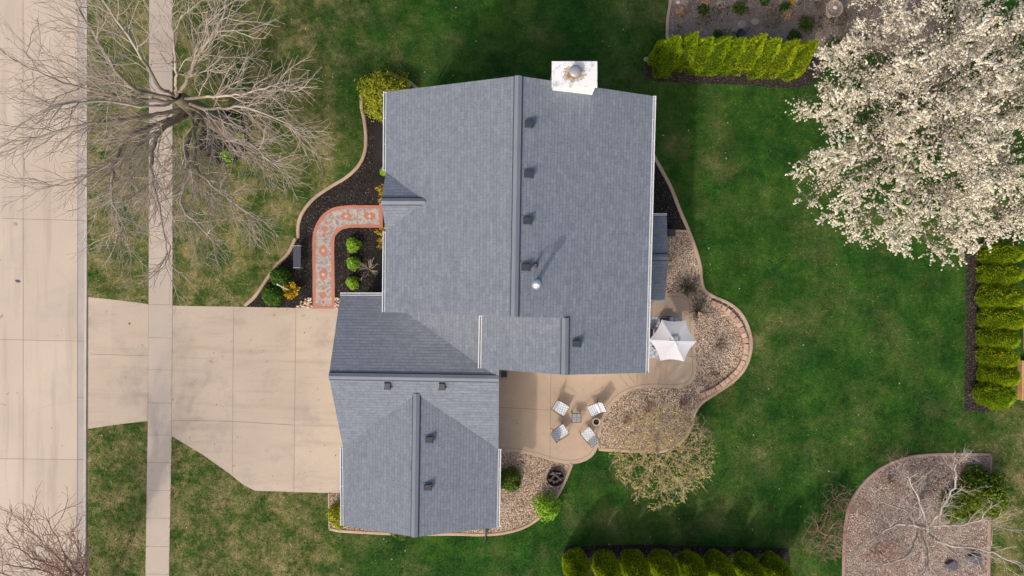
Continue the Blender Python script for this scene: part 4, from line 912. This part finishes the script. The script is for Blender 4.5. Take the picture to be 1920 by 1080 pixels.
spray('dormant_shrub', G(1345, 645), 26, .7, .3, None, 'very fine pale twiggy plant in the middle of the round pebble area', nleaf=0, stem=BARKD, seed=44, rad=.005)
def small_tree(name, base, R_, zlo, zhi, n, label, barkm, twigm, leafm=None, nl=0, leaf=(.02, .03), keepf=None, cx=0, cy=0, step=.2, th=.03, twl=.4, per=2, tr=.006, tip=.007, capr=.16, trunkh=1.0, lb=None):
    root = empty(name, base, 0, label, 'tree'); A = crown_points(n, (cx, cy), R_, zlo, zhi, .2)
    st = [(cx*.3*q, cy*.3*q, trunkh*q) for q in (0, .25, .5, .75, 1)]
    pp = None
    if lb: st, pp = limbs(st, base, lb)
    if lb: P, par = grow(st, pp, 6, np.array([0, 0, 2.]), lens=(1.05, .62, .36), gap=(.24, .20, .16), hub=.3); P = np.array(P); par = np.array(par)
    else: P, par = colonize(st, A, step, R_*.9, step*1.5, 110, .17, .02)
    r = np.minimum(radii(P, par, tip, 2.15), capr); wood(P, par, r, root, th, barkm, twigm)
    k = np.where(r < th)[0]; k = k[rng.random(len(k)) < (.25 if lb else 1)]; tw = twigs(P, par, per, twl, tr, 0, k, .9); V, Fc = tubes(*tw, 3); np_mesh('twigs', V, Fc, twigm, root)['kind'] = 'stuff'
    if leafm:
        m_ = rng.integers(0, len(tw[0]), nl); f_ = rng.random((nl, 1)); C = tw[0][m_]*(1-f_)+tw[1][m_]*f_+rng.normal(0, .02, (nl, 3)); V, Fc = leaf_arrays(C, rng.uniform(*leaf, nl), np.tile([[0, 0, .5]], (nl, 1)), 1.3); np_mesh('leaves', V, Fc, leafm, root, rnd=rng.random(nl))
    return root
small_tree('budding_tree', G(1222, 832), 2.6, 1.1, 4.0, 800, 'small tree with sparse tan and yellow spring buds at the edge of the lawn', TWIG, TWIG, OLIVE, 12000, (.014, .028), th=.03, per=3, twl=.45, tip=.006)
CT = [(4, [(1745, 985, 2.4), (1788, 912, 3.4), (1793, 872, 4.2)]), (4, [(1735, 990, 2.2), (1680, 985, 2.8), (1610, 1030, 3.2)]), (3, [(1740, 995, 2.0), (1722, 935, 2.8), (1706, 902, 3.3)]), (4, [(1770, 1020, 2.4), (1840, 1030, 3.2), (1915, 1060, 3.6)]), (4, [(1700, 1040, 2.4), (1650, 1062, 3)]),
      (3, [(1700, 960, 2.2), (1650, 940, 2.8)]), (4, [(1790, 1040, 2.6), (1800, 1090, 3.4)]), (4, [(1790, 985, 2.6), (1850, 975, 3.3)]), (4, [(1740, 1050, 2.6), (1720, 1100, 3.4)])]
small_tree('bare_tree', G(1702, 975), 3.6, 1.2, 5.0, 1700, 'pale grey leafless tree standing in the lower right corner bed', BARKW, BARKW, step=.24, th=.035, per=3, twl=.5, tr=.007, tip=.008, lb=CT, capr=.085)
small_tree('bare_tree', G(1532, 990), 1.35, .5, 2.2, 480, 'thin reddish leafless sapling left of the corner pebble bed', TWIGR, TWIGR, step=.16, th=.02, per=2, twl=.35, trunkh=.5, tr=.009, tip=.010)
small_tree('bare_tree', G(1560, 930), .9, .3, 1.5, 200, 'small brownish twiggy sapling on the left edging of the corner pebble bed', TWIGR, TWIGR, step=.15, th=.02, per=2, twl=.3, trunkh=.3, tr=.008)
small_tree('bare_tree', G(1640, 1030), 1.1, .3, 1.7, 260, 'brown twiggy sapling standing in the pebbles left of the dark rocks', TWIGR, TWIGR, step=.15, th=.02, per=2, twl=.35, trunkh=.3, tr=.008)
small_tree('bare_tree', G(1668, 857), .8, .3, 1.2, 90, 'sparse reddish twiggy sapling at the top edge of the corner pebble bed', TWIGR, TWIGR, step=.15, th=.02, per=1, twl=.3, trunkh=.3)
small_tree('bare_tree', G(1302, 800), .75, .4, 1.6, 120, 'thin pale twiggy sapling on the edging beside the budding tree', TWIG, TWIG, step=.15, th=.02, per=2, twl=.3, trunkh=.4)
# plants under the big tree
for x, y, r_, lab in ((428, 290, .38, 'bright green perennial at the lower side of the tree ring'), (444, 228, .28, 'bright green perennial at the upper side of the tree ring'), (452, 255, .2, 'smallest green perennial at the right side of the tree ring')):
    shrub('perennial', G(x, y), r_, .3, LIME, 260, lab, 'plant', leaf=(.03, .05), seed=int(x), core=False)
# north bed planting
PEACH = rnd_mat('peach_stalks', [(0, (.34, .20, .11)), (.5, (.58, .37, .23)), (1, (.74, .54, .36))], .9, .1)
for x, y, r_, m_, h_, lab in ((1318, 19, .30, BOXG, .25, 'dark green clump with white flowers near the left end of the north bed'), (1386, 16, .42, MIDG, .2, 'brown green ring shaped clump in the middle of the north bed'), (1432, 3, .25, BOXG, .25, 'green clump touching the top edge in the north bed'),
        (1470, 14, .28, BOXG, .25, 'green clump with yellow flowers left of the wire hoop'), (1484, 4, .14, YEL, .3, 'tiny yellow flower clump beside the wire hoop'), (1276, 22, .32, PEACH, .12, 'peach coloured dry clump at the left end of the north bed'), (1323, 6, .22, PEACH, .12, 'peach coloured dry clump at the top edge of the north bed'),
        (1478, 27, .36, PEACH, .14, 'peach coloured dry clump under the yellow flowers'), (1512, 45, .5, MIDG, .12, 'sprawling grey green groundcover patch below the wire hoop'), (1560, 88, .5, MIDG, .2, 'loose green clump beside the blossom tree'), (1488, 68, .35, BOXG, .2, 'dark green clump behind the right end of the north hedge'),
        (1455, 75, .2, PEACH, .15, 'small peach dry clump behind the north hedge'), (1345, 65, .25, BOXG, .2, 'dark green clump behind the middle of the north hedge')):
    shrub('perennial', G(x, y), r_, h_, m_, int(700*r_+120), lab, 'plant', leaf=(.02, .04), seed=int(x), core=False)
rs = np.random.default_rng(77)
X, Y = scatter(5200, 8.3, 19, 11.6, 15.5); q_ = np.sin(X*2.1+Y*1.3)+np.sin(Y*3.7-X*1.9+1)+.6*np.sin(X*5.2+2); k = inpoly(X, Y, gp(BED6)) & (q_ > .55)
C = np.stack([X, Y, rng.uniform(.03, .12, len(X))], 1)[k]; V, Fc = leaf_arrays(C, rng.uniform(.02, .05, len(C)), np.tile([[0, 0, .6]], (len(C), 1)), 1.6); o = np_mesh('ground_cover', V, Fc, rnd_mat('dry_ground_cover', [(0, (.05, .07, .02)), (.5, (.16, .14, .06)), (1, (.34, .25, .15))], .9, .1), rnd=rng.random(len(C))); tag(o, 'rough dry grey green ground cover creeping over the north gravel bed', 'ground cover', kind='stuff')
def rock(name, loc, s, mat, label, seed, cat='rock'):
    rs = np.random.default_rng(seed); b = MB(); k = 9; P = [(math.cos(q)*s[0]*rs.uniform(.75, 1.1), math.sin(q)*s[1]*rs.uniform(.75, 1.1)) for q in np.linspace(0, 6.283, k, endpoint=False)]
    b.prism(P, -.02, s[2]); o = b.build(name, mat, bevel=min(.03, s[2]*.4)); o.location = loc; tag(o, label, cat); return o
FLAG = ground_mat('flagstone', (.34, .27, .21), (.46, .37, .28), (.8, 1.15), 2, 4, 20, .3, .85)
rock('flagstone', G(1391, 46), (.26, .24, .05), FLAG, 'heart shaped tan flagstone in the north gravel bed', 1, 'stone'); rock('flagstone', G(1415, 41), (.24, .2, .05), FLAG, 'tan flagstone right of the heart shaped one', 2, 'stone')
rock('flagstone', G(1351, 9), (.3, .2, .05), FLAG, 'broad tan flagstone near the top edge of the north bed', 3, 'stone'); rock('flagstone', G(1313, 730), (.24, .22, .04), EDGE, 'round pinkish stepping stone in pebbles right of the patio', 4, 'stone')
rock('rock', G(1211, 111), (.15, .12, .12), FLAG, 'pale boulder at the left end of the north hedge', 5); rock('rock', G(1568, 95), (.45, .22, .12), FLAG, 'flat grey boulder under the left edge of the blossom tree', 6); rock('rock', G(1782, 1058), (.32, .25, .25), ground_mat('dark_rock', (.07, .075, .095), (.12, .12, .14)), 'dark blue grey rock under the pale bare tree', 11); rock('rock', G(1822, 1046), (.38, .3, .3), bpy.data.materials['dark_rock'], 'larger dark blue grey rock right of its neighbour in the corner bed', 12)
rock('rock', G(1271, 5), (.12, .1, .1), PALE, 'small white rock at the top left of the north bed', 8)
# stone basin, wire hoop, pot
bs = empty('stone_basin', G(1555, 24), 0, 'round stone basin filled with pebbles and one white stone in the north bed', 'basin')
b = MB(); b.lathe([(.30, 0), (.22, .1), (.18, .35), (.36, .45), (.44, .56), (.44, .60), (.38, .60), (.35, .54), (.01, .53)], n=28); b.build('bowl', ground_mat('basin_stone', (.42, .33, .27), (.52, .42, .34), (.8, 1.1)), bs, smooth=True)
rs = np.random.default_rng(5); b = MB()
for k in range(150):
    q, w_ = rs.uniform(0, 6.28), .34*math.sqrt(rs.random()); s = rs.uniform(.018, .035); b.lathe([(s*.7, -s*.5), (s, 0), (s*.5, s*.6)], (math.cos(q)*w_, math.sin(q)*w_, .56), 6)
b.build('pebbles', ground_mat('basin_pebble', (.30, .18, .13), (.60, .48, .38), (.7, 1.3), 14, 5, 30), bs); b = MB(); b.lathe([(.10, 0), (.12, .03), (.07, .08), (.01, .10)], (.02, .02, .58), 10); b.build('white_stone', TRIM, bs, smooth=True)
b = MB(); b.tube([Vector(G(1531+23*math.cos(q), 14+(13*math.sin(q))*(1-.25*math.cos(q)), 0))-G(1531, 14)+Vector((0, 0, .15)) for q in np.linspace(0, 6.283, 30, endpoint=False)], .018, 6, closed=True); o = b.build('wire_hoop', FLAG); o.location = G(1529, 15); tag(o, 'leaf shaped tan garden hoop lying left of the stone basin', 'garden hoop')
b = MB(); b.lathe([(.15, 0), (.2, .3), (.21, .3), (.19, .3), (.17, .22), (.01, .22)], n=20); o = b.build('flower_pot', DARKV, smooth=True); o.location = G(1386, 66); tag(o, 'round dark pot behind the north hedge', 'flower pot')

# ------------------------------------------------------------------ garden furniture
METAL = plain('dark_frame', (.045, .038, .035), .4, .5)
m, t, p = nmat('woven_strap'); oc = N(t, 'ShaderNodeTexCoord').outputs['Object']; ck = N(t, 'ShaderNodeTexChecker'); ck.inputs['Scale'].default_value = 17
t.links.new(oc, ck.inputs[0]); c = mix(t, .85, ck.outputs['Color'], ck.outputs['Color']); c = ramp(t, ck.outputs['Fac'], [(0, (.82, .85, .88)), (1, (.34, .37, .42))])
t.links.new(c, p.inputs['Base Color']); p.inputs['Roughness'].default_value = .5; WOVEN = m
def armchair(loc, rz, label, cushion=False):
    """faces +x; seat 0.42 m high, woven seat and reclined back, bent metal frame"""
    root = empty('armchair', loc, rz, label, 'armchair', 'four woven armchairs round the small patio table')
    b = MB(); Ms = Matrix.Rotation(R(6), 3, 'Y').transposed()
    b.box((.04, 0, .42), (.52, .54, .035), M=Ms); b.build('seat', WOVEN, root, bevel=.01)
    b = MB(); b.add([(-.22, -.27, .43), (-.22, .27, .43), (-.42, .24, .92), (-.42, -.24, .92), (-.25, -.27, .42), (-.25, .27, .42), (-.45, .24, .93), (-.45, -.24, .93)], [(0, 1, 2, 3), (4, 7, 6, 5), (0, 4, 5, 1), (1, 5, 6, 2), (2, 6, 7, 3), (3, 7, 4, 0)]); b.build('backrest', WOVEN, root)
    b = MB(); b.tube([(-.26, -.29, .42), (-.46, -.26, .94), (-.46, .26, .94), (-.26, .29, .42)], .014, 7); b.build('back_frame', METAL, root)
    for s in (-1, 1):
        b = MB(); b.tube([(.30, s*.30, .40), (.27, s*.31, .60), (.05, s*.31, .63), (-.30, s*.29, .62)], .015, 7); b.build('armrest', METAL, root)
        for e in (1, -1): b = MB(); b.tube([(.27*e+.02, s*.28, .42), ((.32 if e > 0 else -.36), s*.29, 0)], .014, 7); b.build('leg', METAL, root)
    if cushion: b = MB(); b.box((-.19, 0, .50), (.22, .46, .12), M=Matrix.Rotation(R(-55), 3, 'Y')); b.build('cushion', TRIM, root, bevel=.04)
    return root
zc = .03
def ctr(px, py): v = G(px, py, .45); return Vector((v.x, v.y, zc))
armchair(ctr(1052.5, 765), math.atan2(-11, 18), 'woven white armchair at the upper left of the small table')
armchair(ctr(1051.5, 809), math.atan2(11, 17), 'woven white armchair at the lower left of the small table')
armchair(ctr(1115.5, 767), math.atan2(-9, -20), 'woven armchair with white cushion at the upper right of the small table', True)
armchair(ctr(1104, 815), math.atan2(23, -18), 'woven white armchair at the lower right, below the round pot')
t_ = empty('side_table', Vector((*G(1081, 783.5, .5)[:2], zc)), 0, 'small square grey tiled table between the four armchairs', 'side table')
b = MB()
for i in (-1, 1):
    for j in (-1, 1): b.box((i*.108, j*.108, .49), (.205, .205, .02))
b.build('tabletop', plain('grey_tile', (.27, .27, .29), .5), t_, bevel=.004); b = MB(); b.box((0, 0, .475), (.47, .47, .02)); b.build('table_frame', METAL, t_)
for i in (-1, 1):
    for j in (-1, 1): b = MB(); b.tube([(i*.215, j*.215, .47), (i*.23, j*.235, 0)], .014, 7); b.build('leg', METAL, t_)
b = MB()
for i in (-1, 1): b.tube([(i*.2, .25, .0), (i*.2, .27, .5)], .02, 7)
b.build('back_post', METAL, t_)
pt = empty('planter', Vector((*G(1118, 791, .3)[:2], zc)), 0, 'round cream rimmed pot with dark soil right of the small table', 'planter')
b = MB(); b.lathe([(.11, 0), (.17, .30), (.205, .31), (.205, .35), (.15, .35), (.145, .26), (.01, .26)], n=24); b.build('pot', PALE, pt, smooth=True); b = MB(); b.lathe([(.138, .27), (.01, .275)], n=16); b.build('potting_soil', MULCHB, pt)
b = MB(); rs = np.random.default_rng(3)
for k in range(9): q = rs.uniform(0, 6.28); b.tube([(0, 0, .27), (math.cos(q)*.08, math.sin(q)*.08, .33)], .006, 4)
b.build('dry_stems', BARKD, pt)
# umbrella
ux, uy = 7.63, -2.49
um = empty('patio_umbrella', (ux, uy, zc), R(-2), 'open white six sided patio umbrella over the dining table', 'umbrella')
CANV = rnd_mat('white_canvas', [(0, (.74, .74, .77)), (1, (.74, .74, .77))], .85, .1, None, .22); Rr, z0_, z1_ = 1.13, 2.20, 2.50
def canopy(R0, zb, zt, hole, name, sag=.085, n=6, dz=0):
    V = []; Fc = []; K = 8; M_ = 8
    for i in range(n):
        a0, a1 = i*math.pi/3, (i+1)*math.pi/3
        for k in range(K+1):
            s_ = hole+(1-hole)*k/K
            for m_ in range(M_+1):
                q = m_/M_; w_ = 4*q*(1-q); P = Vector((math.cos(a0), math.sin(a0), 0)).lerp(Vector((math.cos(a1), math.sin(a1), 0)), q)*(1-w_*sag*s_)
                V.append((P.x*R0*s_, P.y*R0*s_, zt-(zt-zb)*s_**.92-w_*.035*s_+dz))
        b0 = i*(K+1)*(M_+1)
        for k in range(K):
            for m_ in range(M_): f0 = b0+k*(M_+1)+m_; Fc.append((f0, f0+M_+1, f0+M_+2, f0+1))
    o = np_mesh(name, V, Fc, CANV, um, smooth=False); md = o.modifiers.new('thick', 'SOLIDIFY'); md.thickness = .006; return o
canopy(Rr, z0_, z1_, .13, 'canopy'); canopy(.27, z1_+.03, z1_+.13, .02, 'vent_flap')
b = MB(); b.tube([(0, 0, .0), (0, 0, z1_+.03)], .02, 10); b.build('pole', METAL, um); b = MB(); b.lathe([(.018, z1_+.03), (.035, z1_+.07), (.02, z1_+.12), (.003, z1_+.14)], n=10); b.build('finial', DULL, um)
b = MB(); b.lathe([(.26, 0), (.26, .05), (.05, .09), (.03, .3)], n=18); b.build('base', METAL, um)
for i in range(6): a_ = i*math.pi/3; b = MB(); b.tube([(0, 0, z1_-.04), (math.cos(a_)*Rr*.98, math.sin(a_)*Rr*.98, z0_-.012)], .008, 5); b.build('rib', METAL, um)
# rug, dining table and chairs
m, t, p = nmat('patterned_rug'); v = geo(t); vo = N(t, 'ShaderNodeTexVoronoi', feature='DISTANCE_TO_EDGE'); vo.inputs['Scale'].default_value = 5.5; t.links.new(v, vo.inputs['Vector'])
c = ramp(t, vo.outputs[0], [(.04, (.25, .27, .34)), (.10, (.60, .60, .64))]); c = mix(t, ramp(t, noise(t, v, 8, 5), [(.45, g3(0)), (.6, g3(.5))]), c, (.40, .41, .46)); t.links.new(c, p.inputs['Base Color']); p.inputs['Roughness'].default_value = .95
b = MB(); P = gp([(1196, 594), (1275, 594.5), (1279, 671), (1196, 671)]); b.prism(ccw(P), .034, .044); o = b.build('outdoor_rug', m); tag(o, 'grey and white patterned rug under the dining table and umbrella', 'rug')
dt = empty('dining_table', (ux-.02, uy, .044), 0, 'dark dining table under the white umbrella', 'dining table'); b = MB(); b.box((0, 0, .72), (1.1, 1.1, .03)); b.build('tabletop', plain('dark_glass', (.10, .09, .09), .2), dt, bevel=.01)
for i in (-1, 1):
    for j in (-1, 1): b = MB(); b.box((i*.48, j*.48, .352), (.04, .04, .704)); b.build('leg', METAL, dt)
for k, (dx, dy, rz, lab) in enumerate(((0, .78, -math.pi/2, 'dark dining chair at the upper side under the umbrella'), (-.80, .22, 0, 'dark dining chair on the house side under the umbrella'), (0, -.72, math.pi/2, 'dark dining chair at the lower side under the umbrella'))):
    c_ = empty('dining_chair', (ux+dx, uy+dy, .044), rz, lab, 'dining chair', 'dining chairs under the umbrella')
    b = MB(); b.box((0, 0, .44), (.44, .46, .03)); b.build('seat', METAL, c_, bevel=.01); b = MB(); b.tube([(-.22, -.22, .45), (-.30, -.22, .88), (-.30, .22, .88), (-.22, .22, .45)], .015, 6)
    for q in (-.11, 0, .11): b.tube([(-.23, q, .45), (-.30, q, .88)], .008, 5)
    b.build('backrest', METAL, c_)
    for i in (-1, 1):
        for j in (-1, 1): b = MB(); b.tube([(i*.2, j*.2, .43), (i*.22, j*.22, 0)], .013, 6); b.build('leg', METAL, c_)
# bench
be = empty('garden_bench', G(562, 482), 0, 'narrow dark slatted bench with pale end rails on mulch left of the path', 'bench')
SL = plain('bench_slat', (.075, .082, .10), .6); b = MB()
for k in range(5): b.box((-.15+k*.075, 0, .43), (.062, 1.05, .025))
b.build('seat', SL, be)
for j in (-1, 1):
    b = MB(); b.tube([(-.19, j*.55, 0), (-.18, j*.55, .44), (.18, j*.55, .44), (.19, j*.55, 0)], .02, 7); b.build('leg_frame', DULL, be)
b = MB(); b.tube([(-.21, -.52, .15), (-.21, .52, .15)], .012, 6); b.build('stretcher', METAL, be)
po = empty('garden_post', G(547, 545), 0, 'slim white post standing in the yellow flowering shrub', 'post'); b = MB(); b.tube([(0, 0, 0), (0.02, .12, 1.1), (.03, .30, 2.15)], [.03, .03, .028], 9); b.build('shaft', TRIM, po); b = MB(); b.tube([(.03, .30, 2.15), (.03, .31, 2.22)], [.045, .03], 9); b.build('cap', TRIM, po)
# fire bowl with logs
LOG = bark('charred_log', (.07, .05, .045), (.24, .19, .17), 9)
fb = empty('fire_bowl', G(1041, 894), 0, 'round dark fire bowl in pebbles below the patio', 'fire bowl'); b = MB(); b.lathe([(.25, .02), (.40, .14), (.42, .20), (.40, .20), (.37, .15), (.22, .06), (.01, .05)], n=26); b.build('bowl', MULCHB, fb, smooth=True)
b = MB(); b.tube([(math.cos(q)*.43, math.sin(q)*.43, .2) for q in np.linspace(0, 6.283, 26, endpoint=False)], .014, 6, closed=True); b.build('rim', METAL, fb)
for k, (x, y, a_, L_, r_, z_, lab) in enumerate(((-.1, .05, .9, .6, .05, .19, 'log lying left in the fire bowl'), (.08, .1, -.7, .62, .055, .24, 'log lying on top across the fire bowl'), (.15, -.12, .5, .6, .05, .19, 'log sticking out at the lower right of the fire bowl'), (-.12, -.15, -.3, .5, .045, .18, 'shortest log in the lower left of the fire bowl'), (.02, .22, .1, .55, .045, .2, 'log lying along the upper rim of the fire bowl'))):
    b = MB(); b.tube([(-L_/2, 0, 0), (0, .01, .01), (L_/2, 0, .03)], [r_, r_*1.05, r_*.9], 9); o = b.build('log', LOG, smooth=False); o.location = G(1041, 894)+Vector((x, y, z_)); o.rotation_euler = (0, 0, a_); tag(o, lab, 'log', 'logs in the fire bowl')
# neighbour's timber at the right edge
TIM = ground_mat('raw_timber', (.50, .27, .12), (.62, .36, .17), (.85, 1.1), 3, 6, 20, .2, .7)
tb = empty('timber_planter', G(1912, 712), 0, 'low timber framed bed with a pale slab at the right edge', 'raised bed'); b = MB(); b.box((-.08, 0, .16), (.09, 2.0, .32)); b.box((1.2, -.96, .16), (2.4, .09, .32)); b.box((1.2, .96, .16), (2.4, .09, .32)); b.build('frame', TIM, tb, bevel=.008); b = MB(); b.box((1.2, .35, .12), (2.35, 1.1, .2)); b.build('slab', WALK, tb); b = MB(); b.box((1.2, -.55, .1), (2.35, .7, .16)); b.build('timber_floor', TIM, tb)
b = MB(); b.box((0, 0, .2), (.10, 2.3, .4)); b.box((.0, 1.2, .24), (.6, .14, .48), mi=1); o = b.build('timber_wall', [TIM, TRIM]); o.location = G(1920, 612); tag(o, 'upright timber board with white end beside the middle of the east hedge', 'timber board')
X, Y = scatter(420, -26, 14, -14, 14); k = np.zeros(420, bool)
for q in (DRV, APRON, SWALK, PATIO_P, BED1, BED3, BED4): k |= inpoly(X, Y, gp(q))
k |= (X < G(140, 0).x) & (rng.random(420) < .35)
C = np.stack([X, Y, np.where(X < G(140, 0).x, -.115, .045)], 1)[k]; V, Fc = leaf_arrays(C, rng.uniform(.010, .030, len(C)), np.tile([[0, 0, 3.]], (len(C), 1)), 1.3)
o = np_mesh('dry_leaves', V, Fc, BARKD); tag(o, 'brown dry leaf bits scattered over the concrete, patio and beds', 'leaves', kind='stuff')
# leaf litter specks on the lawn
sp = np.array([tuple(G(*q)) for q in ((260, 95), (526, 96), (893, 78), (1130, 78), (1386, 541), (1332, 497), (528, 1008), (760, 1032), (725, 1015), (612, 973), (640, 1065), (735, 1048), (855, 15), (192, 816), (206, 814), (252, 813), (1331, 495), (446, 475), (1548, 1010), (1142, 1020), (1530, 806), (1553, 883), (720, 1010))])
sp = np.concatenate([sp, np.stack([rng.uniform(-12, 24, 160), rng.uniform(-14, 14, 160), np.zeros(160)], 1)]); k_ = np.ones(len(sp), bool)
for q in no_grass: k_ &= ~inpoly(sp[:, 0], sp[:, 1], q)
sp = sp[k_]; sp[:, 2] = .06; V, Fc = leaf_arrays(sp, rng.uniform(.012, .038, len(sp)), np.tile([[0, 0, 3.]], (len(sp), 1)), 1.2)
o = np_mesh('fallen_petals', V, Fc, PALE); tag(o, 'pale fallen petals and dry leaves scattered on the lawn', 'petals', kind='stuff')
